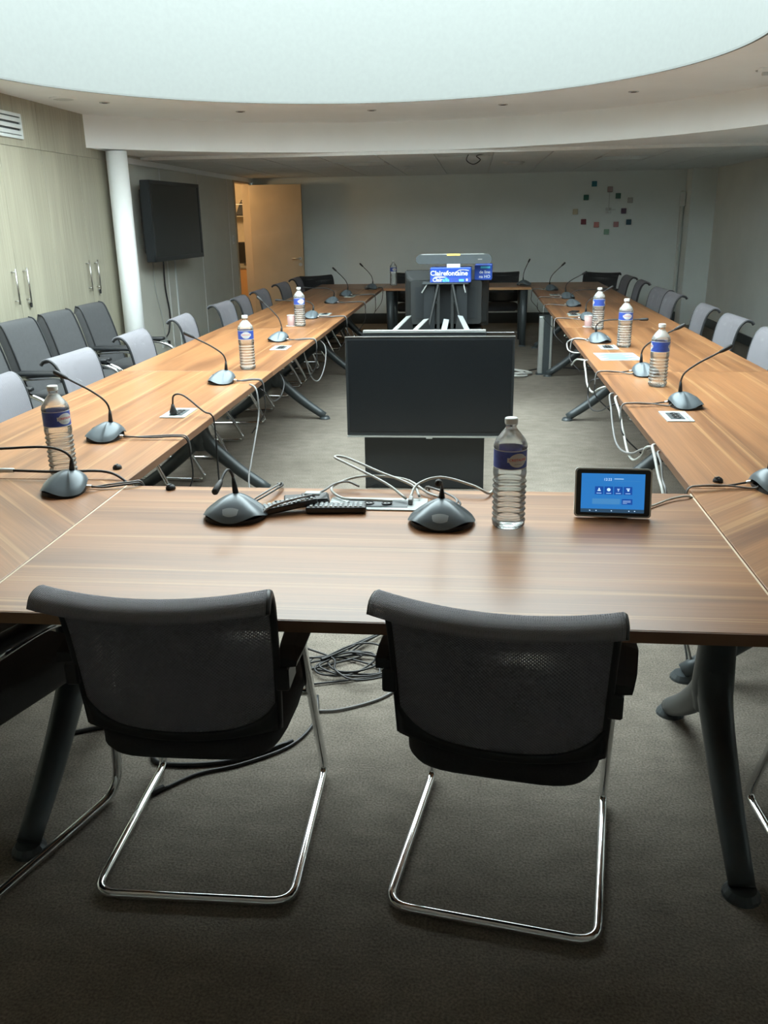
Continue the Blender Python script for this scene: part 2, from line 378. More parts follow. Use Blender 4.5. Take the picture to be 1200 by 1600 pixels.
# curved fascia and the lower soffit
FC, FR, ZS = (-0.78, 5.92), 3.35, 2.21
a_l = math.pi - math.acos((FC[0]-(XL-0.3))/FR) if abs((XL-0.3)-FC[0]) < FR else math.pi*0.9
arc = [(FC[0]+FR*math.cos(a), FC[1]+FR*math.sin(a)) for a in [a_l*(1-i/72.0) for i in range(73)]]
path = arc + [(FC[0]+FR, YN)]
bm = bmesh.new()
lo = [bm.verts.new((x, y, ZS)) for x, y in path]; hi = [bm.verts.new((x, y, Z_UP)) for x, y in path]
for i in range(len(path)-1): bm.faces.new((lo[i], lo[i+1], hi[i+1], hi[i]))
struct('trim_3', bm, 'plaster', smooth=True)
YT = 9.28
bm = bmesh.new()
for (x0, y0), (x1, y1) in zip(arc, arc[1:]):
    bm.faces.new([bm.verts.new(p) for p in ((x0, y0, ZS), (x1, y1, ZS), (x1, YT, ZS), (x0, YT, ZS))])
x2 = FC[0]+FR
bm.faces.new([bm.verts.new(p) for p in ((x2, YN, ZS), (XR, YN, ZS), (XR, YT, ZS), (x2, YT, ZS))])
struct('ceiling_soffit', bm, 'plaster')
struct('trim_4', B(XL, XR, YT-0.03, YT+0.012, Z_LOW-0.012, ZS+0.004, bev=0.003), 'grid')

# tiled lower ceiling
bm = B(XL-0.1, XR, YT, YB, Z_LOW+0.02, Z_LOW+0.06)
ceil_low = struct('ceiling_tiled', bm, 'grid')
tw, ty0 = 0.60, YT+0.03
tm = None
special = {}
nx = 12; ny = 8
LIGHTS = {(3, 2): 0, (5, 0): 1, (8, 2): 2}
for i in range(nx):
    for j in range(ny):
        x0 = XL + i*tw + 0.0; y0 = ty0 + j*tw
        x1, y1 = min(x0+tw, XR), min(y0+tw, YB)
        if x1-x0 < 0.06 or y1-y0 < 0.06 or (i, j) in LIGHTS: continue
        full = (x1-x0 > tw-1e-6 and y1-y0 > tw-1e-6)
        if full and tm is not None:
            o = bpy.data.objects.new('ceiling_tile', tm); COL.objects.link(o); o.parent = ceil_low; o.location = (x0, y0, Z_LOW)
        else:
            b2 = B(0.007, x1-x0-0.007, 0.007, y1-y0-0.007, 0, 0.02, bev=0.003)
            o = obj('ceiling_tile', b2, 'tile', ceil_low, (x0, y0, Z_LOW))
            if full: tm = o.data
for (i, j), k in LIGHTS.items():
    where = ('nearest the open door', 'with a loose wire hanging from it', 'above the square clock')[k]
    t = thing('ceiling_light', 'switched-off recessed ceiling light panel ' + where, 'ceiling light', (XL+i*tw+0.3, ty0+j*tw+0.3, Z_LOW), 0, 'recessed light panels')
    bm = bmesh.new()
    for a in ((-0.293, 0.293, -0.293, -0.265), (-0.293, 0.293, 0.265, 0.293), (-0.293, -0.265, -0.265, 0.265), (0.265, 0.293, -0.265, 0.265)):
        box(bm, *a, -0.006, 0.02)
    obj('frame', bm, 'white', t)
    obj('diffuser', B(-0.265, 0.265, -0.265, 0.265, 0.0, 0.02), 'white', t)
    for s in (-0.13, 0, 0.13): obj('louvre', B(-0.265, 0.265, s-0.006, s+0.006, -0.005, 0.0), 'alu', t)
    if k == 1:
        obj('loose_wire', Tb(catmull([(0.05, 0.0, 0), (0.03, -0.01, -0.06), (0.10, -0.02, -0.10), (0.17, -0.01, -0.06), (0.13, 0, -0.02), (0.21, 0, 0)]), 0.005, 6), 'darkcable', t, smooth=True)
for nme, lab, x, y, r in (('smoke_detector', 'round white smoke detector between two light panels', -0.84, 11.6, 0.08), ('ceiling_vent', 'round air vent in the tiled ceiling right of the loose wire', 0.42, 11.15, 0.14)):
    t = thing(nme, lab, 'smoke detector' if 'smoke' in nme else 'vent', (x, y, Z_LOW))
    obj('body', La([(-0.035, r*0.55), (-0.03, r*0.8), (-0.004, r), (0.0, r)], 24), 'white', t, smooth=True)
    obj('grille_ring', La([(-0.040, r*0.3), (-0.036, r*0.5), (-0.030, r*0.5)], 24), 'tile', t)
# recessed spots on a ring round the skylight
spot = None
names = ['above the left cupboards', 'beside the left end of the curved fascia', 'left of the middle of the curved fascia', 'at the middle of the curved fascia', 'right of the middle of the curved fascia', 'above the third right-hand chair', 'at the right edge of the picture']
for k, (x, y) in enumerate([(-3.13, 6.93), (-2.94, 7.25), (-2.06, 8.08), (-0.93, 8.27), (0.21, 8.14), (1.2, 7.57), (1.9, 6.7)]):
    lab = 'small recessed ceiling spotlight ' + names[k]
    if k == 0:
        t = thing('ceiling_speaker', 'round white ceiling disc above the left cupboards', 'speaker', (x, y, Z_UP))
        obj('disc', La([(-0.012, 0.085), (-0.008, 0.10), (0, 0.105)], 28), 'plaster', t)
        obj('grille', La([(-0.016, 0.05), (-0.012, 0.075), (-0.010, 0.075)], 28), 'white', t); continue
    if spot is None:
        spot = thing('ceiling_spotlight', lab, 'spotlight', (x, y, Z_UP), 0, 'recessed spotlights round the skylight')
        obj('ring', La([(-0.004, 0.030), (-0.006, 0.038), (0, 0.042)], 24), 'steel', spot)
        obj('lens', La([(-0.0065, 0.020), (-0.003, 0.028)], 24), 'black', spot)
    else:
        c = copy_tree(spot); c.location = (x, y, Z_UP); c['label'] = lab
t = thing('fluorescent_fitting', 'slim ceiling lamp fitting at the upper right of the plaster ceiling', 'ceiling light', (2.1, 6.62, Z_UP), R(8))
obj('tray', B(-0.25, 0.25, -0.03, 0.03, -0.025, 0, bev=0.004), 'plaster', t)
obj('tube', Tb([(-0.23, 0, -0.035), (0.23, 0, -0.035)], 0.012), 'white', t)

# ------------------------------------------------------------------ cupboards on the left
seams = [(4.47, 5.12, 5.79), (5.79, 6.44, 7.09), (7.09, 7.75, 8.40)]
cn = ['nearest the camera', 'with a black key in its lock beside the near armchairs', 'next to the white column']
for k, (a, m_, b) in enumerate(seams):
    t = thing('wall_cupboard', 'tall pale maple two-door cupboard ' + cn[k], 'cupboard', (0, 0, 0), 0, 'tall maple cupboards')
    obj('carcass', B(-3.98, XL-0.022, a+0.002, b-0.002, 0, 2.14), 'panel', t)
    obj('plinth', B(XL-0.06, XL-0.02, a, b, 0, 0.08), 'leg', t)
    for side, (y0, y1) in enumerate(((a, m_), (m_, b))):
        wd, ht = y1-y0-0.006, 2.04
        d = obj('door', B(-ht/2, ht/2, -wd/2, wd/2, -0.010, 0.010, bev=0.0015), 'maple', t, ((XL-0.010), (y0+y1)/2, 1.11), rot=(R(90), R(-90), R(90)))
        # door local X = height; handle built in local space
        hy = (wd/2-0.085)*(-1 if side == 0 else 1)
        hb = bmesh.new()
        sg = 1
        tube(hb, [(-0.26+0.155, -hy if False else hy, 0.045), (0.155, hy, 0.045)], 0.007)
        for q in (-0.08, 0.13): tube(hb, [(q, hy, 0.005), (q, hy, 0.045)], 0.005)
        obj('handle', hb, 'steel', d, smooth=True)
        if side == 1:
            lk = bmesh.new(); tube(lk, [(-0.11, hy-0.03, 0.005), (-0.11, hy-0.03, 0.022)], 0.011, 12); obj('lock', lk, 'steel', d)
            kb = bmesh.new(); box(kb, -0.145, -0.105, hy-0.036, hy-0.014, 0.022, 0.034, bev=0.003); obj('key', kb, 'black', d)
    # closing panel above the doors
    z1 = Z_UP if k < 2 else Z_UP
    obj('top_panel', B(XL-0.02, XL, a+0.002, b-0.002, 2.1325, z1), 'maple', t)
struct('trim_5', B(-4.0, XL, YN, 4.465, 0, Z_UP), 'maple')
t = thing('air_vent', 'white slatted air grille high on the cupboard front', 'vent', (XL, 6.58, 2.275))
bm = bmesh.new()
for a in ((-0.23, 0.23, -0.088, -0.066), (-0.23, 0.23, 0.066, 0.088), (-0.23, -0.205, -0.066, 0.066), (0.205, 0.23, -0.066, 0.066)):
    box(bm, 0.0, 0.014, a[0], a[1], a[2], a[3])
obj('frame', bm, 'white', t)
obj('backing', B(0.0, 0.003, -0.205, 0.205, -0.066, 0.066), 'leg', t)
for z in (-0.044, 0.0, 0.044):
    obj('slat', B(-0.004, 0.010, -0.205, 0.205, z-0.016, z+0.012, mtx=Matrix.Translation((0.004, 0, 0))), 'white', t)
t = thing('round_column', 'slim round white column between the cupboards and the wall television', 'column', (-3.30, 8.28, 0))
obj('shaft', La([(0, 0.095), (2.20, 0.095)], 32), 'plaster', t, smooth=True)
obj('base_ring', La([(0, 0.11), (0.05, 0.11), (0.055, 0.096)], 32), 'grid', t)

# ------------------------------------------------------------------ door and room beyond
d1 = struct('door_1', B(0, 0.80, -0.02, 0.02, 0.008, 2.09, bev=0.002), None)
d1.data.materials.append(M['doorwood']); d1.location = (XL+0.012, DY1-0.03, 0)
hb = bmesh.new(); tube(hb, fillet([(0.745, -0.02, 1.02), (0.745, -0.065, 1.02), (0.62, -0.065, 1.02)], 0.02), 0.010)
obj('handle', hb, 'steel', d1, smooth=True)
for z in (1.02, 0.93):
    rb = bmesh.new(); tube(rb, [(0.745, -0.02, z), (0.745, -0.03, z)], 0.026, 20); obj('rose', rb, 'steel', d1)
bm = bmesh.new()
box(bm, XL-0.11, XL+0.006, DY0-0.055, DY0+0.008, 0, DH+0.05); box(bm, XL-0.11, XL+0.006, DY1-0.008, DY1+0.055, 0, DH+0.05); box(bm, XL-0.11, XL+0.006, DY0+0.008, DY1-0.008, DH-0.006, DH+0.05)
struct('trim_6', bm, 'doorwood')
t = thing('light_switch', 'small pale light switch on the wall beside the doorway', 'switch', (XL+0.001, 12.62, 1.33))
obj('plate', B(0, 0.008, -0.04, 0.04, -0.06, 0.06, bev=0.002), 'grid', t); obj('rocker', B(0.008, 0.013, -0.02, 0.02, -0.03, 0.03), 'white', t)
struct('wall_side_room_back', B(-6.0, XL-0.1, 14.55, 14.65, 0, 2.4), 'warmwall')
struct('wall_side_room_left', B(-6.1, -6.0, 11.5, 14.65, 0, 2.4), 'warmwall')
struct('wall_side_room_near', B(-6.1, XL-0.1, 11.4, 11.5, 0, 2.4), 'warmwall')
struct('ceiling_side_room', B(-6.1, XL-0.1, 11.4, 14.65, 2.4, 2.45), 'warmwall')
t = thing('counter_cupboard', 'orange beech counter cupboard in the room beyond the open door', 'cupboard', (-3.99, 14.28, 0))
obj('carcass', B(-0.4, 0.4, -0.22, 0.25, 0, 0.86), 'orangewood', t); obj('worktop', B(-0.42, 0.42, -0.25, 0.26, 0.86, 0.90, bev=0.004), 'maple', t)
dd = obj('door', B(0.0, 0.39, -0.24, -0.222, 0.08, 0.84, bev=0.003), 'orangewood', t)
obj('handle', B(0.06, 0.08, -0.262, -0.24, 0.56, 0.80), 'black', dd)
t = thing('desktop_monitor', 'black monitor standing on the counter beyond the open door', 'monitor', (-3.80, 14.22, 0.90))
obj('housing', B(-0.2, 0.2, -0.015, 0.02, 0.03, 0.36, bev=0.006), 'bezel', t); obj('screen', B(-0.185, 0.185, -0.017, -0.015, 0.05, 0.345), 'screen', t); obj('foot', B(-0.1, 0.1, -0.08, 0.08, 0, 0.03, bev=0.005), 'steel', t)
t = thing('wall_shelf', 'glass wall shelf in the lit room beyond the open door', 'shelf', (-3.95, 14.40, 1.66))
obj('board', B(-0.4, 0.4, -0.14, 0.15, -0.018, 0), 'maple', t)
for x in (-0.3, 0.3): obj('bracket', B(x-0.01, x+0.01, -0.1, 0.15, -0.10, -0.018), 'steel', t)
bm = bmesh.new(); tube(bm, fillet([(-0.4, 0.13, 0), (-0.4, -0.13, 0.17), (0.4, -0.13, 0.17), (0.4, 0.13, 0)], 0.03), 0.006); obj('rail', bm, 'steel', t)
bm = bmesh.new(); box(bm, -0.13, 0.13, -0.09, 0.09, 0, 0.2, bev=0.02, seg=2)
for v in bm.verts:
    if v.co.z > 0.1: v.co.x = v.co.x*0.7 + 0.03
t = thing('document_case', 'dark grey case on the shelf beyond the open door', 'case', (-3.70, 14.38, 1.66)); obj('body', bm, 'leather', t)
bm = bmesh.new(); tube(bm, fillet([(-0.05, 0, 0.19), (-0.05, 0, 0.23), (0.08, 0, 0.23), (0.08, 0, 0.19)], 0.02), 0.007); obj('handle', bm, 'black', t)
t = thing('wall_lamp', 'warm lit wall lamp in the room beyond the open door', 'lamp', (-4.75, 14.50, 1.95))
obj('shade', La([(-0.12, 0.10), (0.10, 0.07)], 20), 'lampglow', t); obj('bracket', B(-0.02, 0.02, 0, 0.05, -0.02, 0.02), 'steel', t)
ld = bpy.data.lights.new('lamp_bulb', 'POINT'); ld.energy = 22; ld.color = (1.0, 0.68, 0.36); ld.shadow_soft_size = 0.12
lo_ = bpy.data.objects.new('bulb', ld); COL.objects.link(lo_); lo_.parent = t; lo_.location = (0.55, -1.45, 0.10)

# ------------------------------------------------------------------ tables
TZ, TT = 0.74, 0.030
LX0, LX1 = -2.090, -1.170           # left row, outer and inner edge
RX_0, RX_1 = 0.700, 1.625           # right row, inner and outer edge
NY0, NY1 = 1.690, 2.665             # near table
JY = [2.725, 4.95, 7.02, 9.09, 11.16]
FY0, FY1 = 11.20, 12.06
def trestle_bm(hw):
    """one-piece leg: thick stem under the top that forks into two tapering feet along local X"""
    bm = bmesh.new(); z1 = TZ-TT-0.001
    tube(bm, [(0, 0, z1), (0, 0, 0.45), (0, 0, 0.33), (0, 0, 0.27)], [0.050, 0.050, 0.056, 0.045], 16)
    for sg in (-1, 1):
        tube(bm, catmull([(0, 0, 0.40), (sg*0.03, 0, 0.33), (sg*0.10, 0, 0.255), (sg*hw*0.60, 0, 0.135), (sg*hw, 0, 0.024)], 4),
             [0.052 + (0.031-0.052)*i/16.0 for i in range(17)], 14)
    return bm
def add_trestle(parent, loc, rz, hw=0.41):
    lg = obj('trestle_leg', trestle_bm(hw), 'leg', parent, loc, True, (0, 0, rz))
    obj('top_plate', B(-0.30, 0.30, -0.04, 0.04, TZ-TT-0.014, TZ-TT-0.0005), 'leg', lg)
    for s in (-1, 1): obj('foot', La([(0, 0.046), (0.008, 0.044), (0.022, 0.034)], 18, c=(s*hw, 0, 0)), 'leg', lg)
    return lg
def make_table(label, x, y, ln, dp, rz, group, trest, name='conference_table', grain=0.0, strips=(0, 0)):
    """top centred on (x, y); length along local X; grain along local X turned by grain"""
    t = thing(name, label, 'table', (x, y, 0), rz, group)
    bm = B(-ln/2+0.001, ln/2-0.001, -dp/2+0.001, dp/2-0.001, -TT, 0, bev=0.0015)
    if grain:
        bm.transform(Matrix.Rotation(-grain, 4, 'Z'))
    top = obj('tabletop', bm, 'wood', t, (0, 0, TZ), rot=(0, 0, grain))
    for s in (-1, 1):
        y0, y1 = sorted((s*(dp/2-0.0008), s*(dp/2+0.0012))); obj('edge_band', B(-ln/2+0.002, ln/2-0.002, y0, y1, TZ-TT+0.001, TZ-0.0012), 'edge', t)
    for s, on in zip((-1, 1), strips):
        if on:
            x0, x1 = sorted((s*(ln/2-0.005), s*(ln/2))); obj('end_strip', B(x0, x1, -dp/2+0.002, dp/2-0.002, TZ-0.003, TZ+0.0006), 'paleedge', t)
    for (lx, ly, rr, hw) in trest: add_trestle(t, (lx, ly, 0), rr, hw)
    return t
lcx, lw = (LX0+LX1)/2, LX1-LX0; rcx, rw = (RX_0+RX_1)/2, RX_1-RX_0
sx0, sx1 = -1.150, 0.684
near_t = make_table('walnut table closest to the camera, holding the tablet and remotes', (sx0+sx1)/2, (NY0+NY1)/2, sx1-sx0, NY1-NY0, 0, 'walnut conference tables',
           [(-(sx1-sx0)/2+0.0, 0, R(90), 0.40), ((sx1-sx0)/2-0.015, 0, R(90), 0.41)], strips=(1, 1))
make_table('square walnut corner table left of the closest table', (LX0+sx0-0.004)/2, (NY0+JY[0])/2, sx0-0.004-LX0, JY[0]-NY0-0.004, 0, 'walnut conference tables', [(-0.30, 0.38, 0, 0.12)], 'corner_table', R(-45))
make_table('square walnut corner table right of the closest table', (RX_1+sx1+0.004)/2, (NY0+JY[0])/2, RX_1-sx1-0.004, JY[0]-NY0-0.004, 0, 'walnut conference tables', [(0.30, 0.38, 0, 0.12)], 'corner_table', R(45))
ords = ['nearest', 'second', 'third', 'farthest']
for k in range(4):
    y0, y1 = JY[k]+0.001, JY[k+1]-0.001
    tr = [((y1-y0)/2-0.02, 0, R(90), 0.40)] + ([(-(y1-y0)/2+0.10, 0, R(90), 0.40)] if k == 0 else [])
    make_table(f'long walnut table in the left row, {ords[k]} of the four from the camera', lcx, (y0+y1)/2, y1-y0, lw, R(90), 'walnut conference tables', tr)
    make_table(f'long walnut table in the right row, {ords[k]} of the four from the camera', rcx, (y0+y1)/2, y1-y0, rw, R(90), 'walnut conference tables', tr)
make_table('walnut corner table at the far end of the left row', lcx, (FY0+FY1)/2-0.02, lw, FY1-FY0+0.03, 0, 'walnut conference tables', [(-0.25, 0.2, 0, 0.15)], 'corner_table', R(45))
make_table('walnut corner table at the far end of the right row', rcx, (FY0+FY1)/2-0.02, rw, FY1-FY0+0.03, 0, 'walnut conference tables', [(0.25, 0.2, 0, 0.15)], 'corner_table', R(-45))
ft = thing('conference_table', 'walnut table at the far end of the room, behind the video bar', 'table', ((LX1+RX_0)/2, (FY0+FY1)/2, 0), 0, 'walnut conference tables')
fl = RX_0-LX1
obj('tabletop', B(-fl/2+0.002, fl/2-0.002, -(FY1-FY0)/2, (FY1-FY0)/2, -TT, 0, bev=0.0015), 'wood', ft, (0, 0, TZ))
for s in (-1, 1):
    lg = obj('post_leg', La([(0.02, 0.038), (TZ-TT, 0.052)], 16, c=(s*(fl/2-0.09), -0.34, 0)), 'leg', ft, smooth=True)
    obj('foot', La([(0, 0.05), (0.02, 0.04)], 16, c=(s*(fl/2-0.09), -0.34, 0)), 'leg', lg)
    obj('rear_leg', La([(0, 0.034), (TZ-TT, 0.044)], 16, c=(s*(fl/2-0.09), 0.34, 0)), 'leg', ft, smooth=True)
obj('cable_tray', B(-fl/2+0.2, fl/2-0.2, -0.05, 0.05, TZ-TT-0.06, TZ-TT-0.001), 'leg', ft)

# ------------------------------------------------------------------ chairs
def make_chair(netmat, name='mesh_chair', arms=True):
    """cantilever chair facing local +Y: net back with a rolled top, cloth seat, plastic arms, chrome tube"""
    t = thing(name, 'x', 'chair')
    W = 0.245
    prof = catmull([(-0.235, 0.438), (-0.243, 0.52), (-0.256, 0.62), (-0.274, 0.72), (-0.298, 0.790), (-0.333, 0.826), (-0.368, 0.824), (-0.386, 0.804)], 4)
    prof = [(p.x, p.y) for p in [Vector((a[0], a[1])) for a in prof]]
    npf = len(prof)-1
    def back(u, v):
        i = min(int(v*npf), npf-1); f = v*npf-i
        y = prof[i][0]*(1-f)+prof[i+1][0]*f; z = prof[i][1]*(1-f)+prof[i+1][1]*f
        s = 2*u-1
        hw = 0.226 + 0.022*min(1, v*1.15)
        return Vector((s*hw, y + 0.036*s*s, z + 0.010*s*s*v + 0.016*s*s*(1-v)))
    obj('backrest', grid_sheet(back, 28, npf, 0.010, (0.46, 0.50)), netmat, t, smooth=True)
    fb = bmesh.new()
    for s in (0.0, 1.0):
        pts = [back(s, j/24) + Vector((0, 0.004, 0)) for j in range(25)]
        fr = obj('back_frame', tube(bmesh.new(), pts, 0.009, 8), 'plastic', t, smooth=True)
    fb.free()
    gb = grid_sheet(lambda u, v: back(u, v*(0.035+0.10*abs(2*u-1)**6)) + Vector((0, -0.0085, 0)), 24, 4, 0.012)
    obj('lower_rail', gb, 'plastic', fr, smooth=True)
    # seat: rounded cushion with a waterfall front
    sb = bmesh.new(); rings = []
    nn = 40
    for z, k in ((0.372, 0.86), (0.379, 0.96), (0.394, 1.0), (0.420, 1.0), (0.436, 0.965), (0.445, 0.86), (0.448, 0.55), (0.448, 0.2)):
        ring = []
        for j in range(nn):
            a = 2*math.pi*j/nn; c, s = math.cos(a), math.sin(a)
            x = 0.232*k*math.copysign(abs(c)**0.42, c); y = 0.235*k*math.copysign(abs(s)**0.42, s)
            ring.append(sb.verts.new((x*(1 - 0.06*(-y/0.235 if y < 0 else 0)), y+0.0, z - 0.03*max(0, (y-0.12)/0.12)**2)))
        rings.append(ring)
    for a, b in zip(rings, rings[1:]):
        for j in range(nn): sb.faces.new((a[j], a[(j+1) % nn], b[(j+1) % nn], b[j]))
    sb.faces.new(rings[0][::-1]); sb.faces.new(rings[-1])
    st = obj('seat', sb, 'seat', t, smooth=True)
    obj('seat_pan', B(-0.19, 0.19, -0.15, 0.17, 0.352, 0.374, bev=0.006), 'plastic', st)
    # chrome tube: arm, front leg, floor runner, rear crossbar and back up again
    pth = [(-W, -0.19, 0.612), (-W, 0.0, 0.612), (-W, 0.275, 0.0125), (-W, -0.268, 0.0125), (W, -0.268, 0.0125), (W, 0.275, 0.0125), (W, 0.0, 0.612), (W, -0.19, 0.612)]
    if not arms:
        pth = [(-W+0.03, -0.12, 0.360), (-W+0.03, 0.215, 0.360), (-W, 0.395, 0.0125), (-W, -0.268, 0.0125), (W, -0.268, 0.0125), (W, 0.395, 0.0125), (W-0.03, 0.215, 0.360), (W-0.03, -0.12, 0.360)]
    obj('tube_frame', tube(bmesh.new(), fillet(pth, 0.055, 6), 0.0125, 10), 'chrome', t, smooth=True)
    cb = bmesh.new()
    for y in (0.065, 0.13):
        tube(cb, [(-W+0.0, y, 0.612-(y)/0.275*0.6), (W, y, 0.612-(y)/0.275*0.6)] if False else [(-W+0.005, 0.112, 0.366), (W-0.005, 0.112, 0.366)], 0.011, 8)
        break
    obj('cross_tube', cb, 'chrome', t, smooth=True)
    for s in ((-1, 1) if arms else ()):
        ab = bmesh.new()
        pts = [(-0.215, 0.630), (-0.16, 0.636), (-0.05, 0.640), (0.04, 0.634)]
        hw = [0.020, 0.026, 0.030, 0.022]
        vs = []
        for (y, z), h in zip(pts, hw):
            cx = s*(W+0.012)
            vs.append([ab.verts.new((cx+dx*h, y, z+dz)) for dx, dz in ((-1, -0.012), (1, -0.006), (1.12, 0.006), (0.2, 0.014), (-1, 0.014))])
        for a, b in zip(vs, vs[1:]):
            for j in range(5): ab.faces.new((a[j], a[(j+1) % 5], b[(j+1) % 5], b[j]))
        ab.faces.new(vs[0][::-1]); ab.faces.new(vs[-1]); bmesh.ops.recalc_face_normals(ab, faces=ab.faces[:])
        arm = obj('armrest', ab, 'plastic', t)
        obj('arm_bracket', B(s*W-0.016, s*W+0.016, -0.225, -0.14, 0.565, 0.622, bev=0.004), 'plastic', arm)
        gl = bmesh.new(); tube(gl, [(s*W, 0.22, 0.0), (s*W, 0.255, 0.0)], 0.0127, 8); gl.free()
    return t
def make_armchair():
    t = thing('armchair', 'x', 'chair')
    W = 0.265
    prof = [(p.x, p.y) for p in catmull([Vector((-0.20, 0.44, 0)), Vector((-0.235, 0.58, 0)), Vector((-0.275, 0.74, 0)), Vector((-0.315, 0.87, 0)), Vector((-0.345, 0.935, 0)), Vector((-0.385, 0.950, 0))], 4)]
    npf = len(prof)-1
    def back(u, v):
        i = min(int(v*npf), npf-1); f = v*npf-i
        y = prof[i][0]*(1-f)+prof[i+1][0]*f; z = prof[i][1]*(1-f)+prof[i+1][1]*f
        s = 2*u-1
        return Vector((s*0.235*(1-0.05*v*v), y+0.02*s*s, z))
    bb = grid_sheet(back, 16, npf, -0.055)
    o = obj('backrest', bb, 'leather', t, smooth=True)
    md = o.modifiers.new('bevel', 'BEVEL'); md.width = 0.014; md.segments = 3; md.limit_method = 'ANGLE'; md.angle_limit = R(50)
    for u in (0.0, 1.0): obj('piping', Tb([back(u, j/20)+Vector((0, 0.004, 0.002)) for j in range(21)], 0.006, 6), 'plastic', o, smooth=True)
    sb = B(-0.235, 0.235, -0.20, 0.27, 0.40, 0.485, bev=0.028, seg=3)
    obj('seat', sb, 'leather', t, smooth=True)
    pth = [(-W, -0.22, 0.60), (-W, 0.10, 0.62), (-W, 0.27, 0.55), (-W, 0.24, 0.0125), (-W, -0.30, 0.0125), (W, -0.30, 0.0125), (W, 0.24, 0.0125), (W, 0.27, 0.55), (W, 0.10, 0.62), (W, -0.22, 0.60)]
    obj('tube_frame', tube(bmesh.new(), fillet(pth, 0.08, 6), 0.0135, 10), 'chrome', t, smooth=True)
    obj('cross_tube', Tb([(-W, 0.255, 0.40), (W, 0.255, 0.40)], 0.011), 'chrome', t, smooth=True)
    for s in (-1, 1):
        obj('armrest', B(s*W-0.028, s*W+0.028, -0.22, 0.17, 0.622, 0.650, bev=0.011, seg=2), 'plastic', t, smooth=True)
    return t
proto = make_chair('net'); used = [False]
proto_b = make_chair('netblack'); used_b = [False]
proto_s = make_chair('net', arms=False); used_s = [False]
def place(pr, flag, x, y, rz, label, group):
    o = pr if not flag[0] else copy_tree(pr)
    flag[0] = True
    o.location = (x, y, 0); o.rotation_euler = (0, 0, rz); o['label'] = label; o['group'] = group
    return o
G1 = 'mesh chairs round the table ring'
place(proto, used, -0.665, 1.902, R(1.0), 'dark mesh cantilever chair at the near table, left of the middle', G1)
place(proto, used, 0.100, 1.878, R(-9), 'dark mesh cantilever chair at the near table, turned slightly right, below the tablet', G1)
place(proto, used, 1.055, 1.895, R(4), 'mesh cantilever chair at the right edge with only its chrome tube showing', G1)
LCH = [(4.05, 2), (4.92, -3), (5.93, 2), (7.0, 4), (8.15, -2), (8.85, 3), (9.69, 0), (10.79, -2), (11.75, 2)]
lo9 = ['first', 'second', 'third', 'fourth', 'fifth', 'sixth', 'seventh', 'eighth', 'ninth']
for k, (y, dr) in enumerate(LCH):
    place(proto_s, used_s, -2.085, y, R(-90+dr), f'pale grey mesh chair along the left tables, {lo9[k]} from the camera', G1)
RCH = [(5.86, 0), (6.73, 2), (7.59, -2), (8.80, 2), (9.40, 6), (10.57, -3), (11.45, 2)]
for k, (y, dr) in enumerate(RCH):
    place(proto_s, used_s, 1.625, y, R(90+dr), f'pale grey mesh chair along the right tables, {lo9[k]} from the camera', G1)
G2 = 'black mesh chairs at the far end'
place(proto_b, used_b, -2.0, 12.0, R(-140), 'black mesh chair at the far left corner table, beside the open door', G2)
place(proto_b, used_b, 1.55, 12.05, R(150), 'black mesh chair at the far right corner table, turned to the room', G2)
place(proto_b, used_b, 0.36, 12.36, R(180), 'black mesh chair behind the far table, right of the paper reams', G2)
place(proto_b, used_b, -0.86, 12.36, R(180), 'black mesh chair behind the far table, hidden behind the television back', G2)
pa = make_armchair(); used_a = [False]
place(pa, used_a, -1.33, 1.884, R(-18), 'black-armed chair cut off by the left edge of the picture', 'dark armchairs')
for k, y in enumerate((5.17, 5.76, 6.35, 6.97)):
    place(pa, used_a, -2.80, y, R(-90), f'dark grey armchair against the left cupboards, {lo9[k]} from the camera', 'dark armchairs')

# ------------------------------------------------------------------ wall television
t = thing('wall_television', 'large dark flat television hung on the left wall, switched off', 'television', (-3.165, 9.47, 1.585), R(90-3.4))
tw_, th_ = 1.36, 0.78
obj('housing', B(-tw_/2, tw_/2, 0.01, 0.10, -th_/2, th_/2, bev=0.006), 'bezel', t)
obj('screen', B(-tw_/2+0.035, tw_/2-0.035, 0.006, 0.011, -th_/2+0.045, th_/2-0.035), 'screen', t)
bm = bmesh.new()
for a in ((-tw_/2, tw_/2, -th_/2, -th_/2+0.045), (-tw_/2, tw_/2, th_/2-0.035, th_/2), (-tw_/2, -tw_/2+0.035, -th_/2, th_/2), (tw_/2-0.035, tw_/2, -th_/2, th_/2)):
    box(bm, a[0], a[1], 0.0, 0.012, a[2], a[3])
obj('bezel', bm, 'bezel', t)
obj('back_shell', B(-tw_/2+0.08, tw_/2-0.08, 0.10, 0.15, -th_/2+0.08, th_/2-0.08, bev=0.01), 'tvback', t)
obj('wall_mount', B(-0.25, 0.25, 0.15, 0.235, -0.2, 0.2), 'leg', t)
tag(obj('television_cable', Tb(catmull([(-3.40, 9.55, 1.22), (-3.425, 9.60, 0.9), (-3.42, 9.66, 0.6), (-3.425, 9.60, 0.42), (-3.43, 9.5, 0.36)]), 0.008, 6), 'darkcable', smooth=True), 'black cable hanging below the wall television', 'cable')
tag(obj('television_cable', Tb(catmull([(-3.42, 9.28, 1.22), (-3.428, 9.30, 0.9), (-3.428, 9.42, 0.6), (-3.428, 9.48, 0.36)]), 0.006, 6), 'whitecable', smooth=True), 'thin white cable left of the black one below the wall television', 'cable')
tag(obj('cable_trunking', B(XL+0.001, XL+0.016, 10.0, 10.03, 0.1, 1.22, bev=0.002), 'white'), 'narrow white trunking strip running down below the wall television', 'trunking')
t = thing('wall_socket', 'white power socket low on the left wall under the television', 'socket', (XL+0.001, 9.45, 0.30))
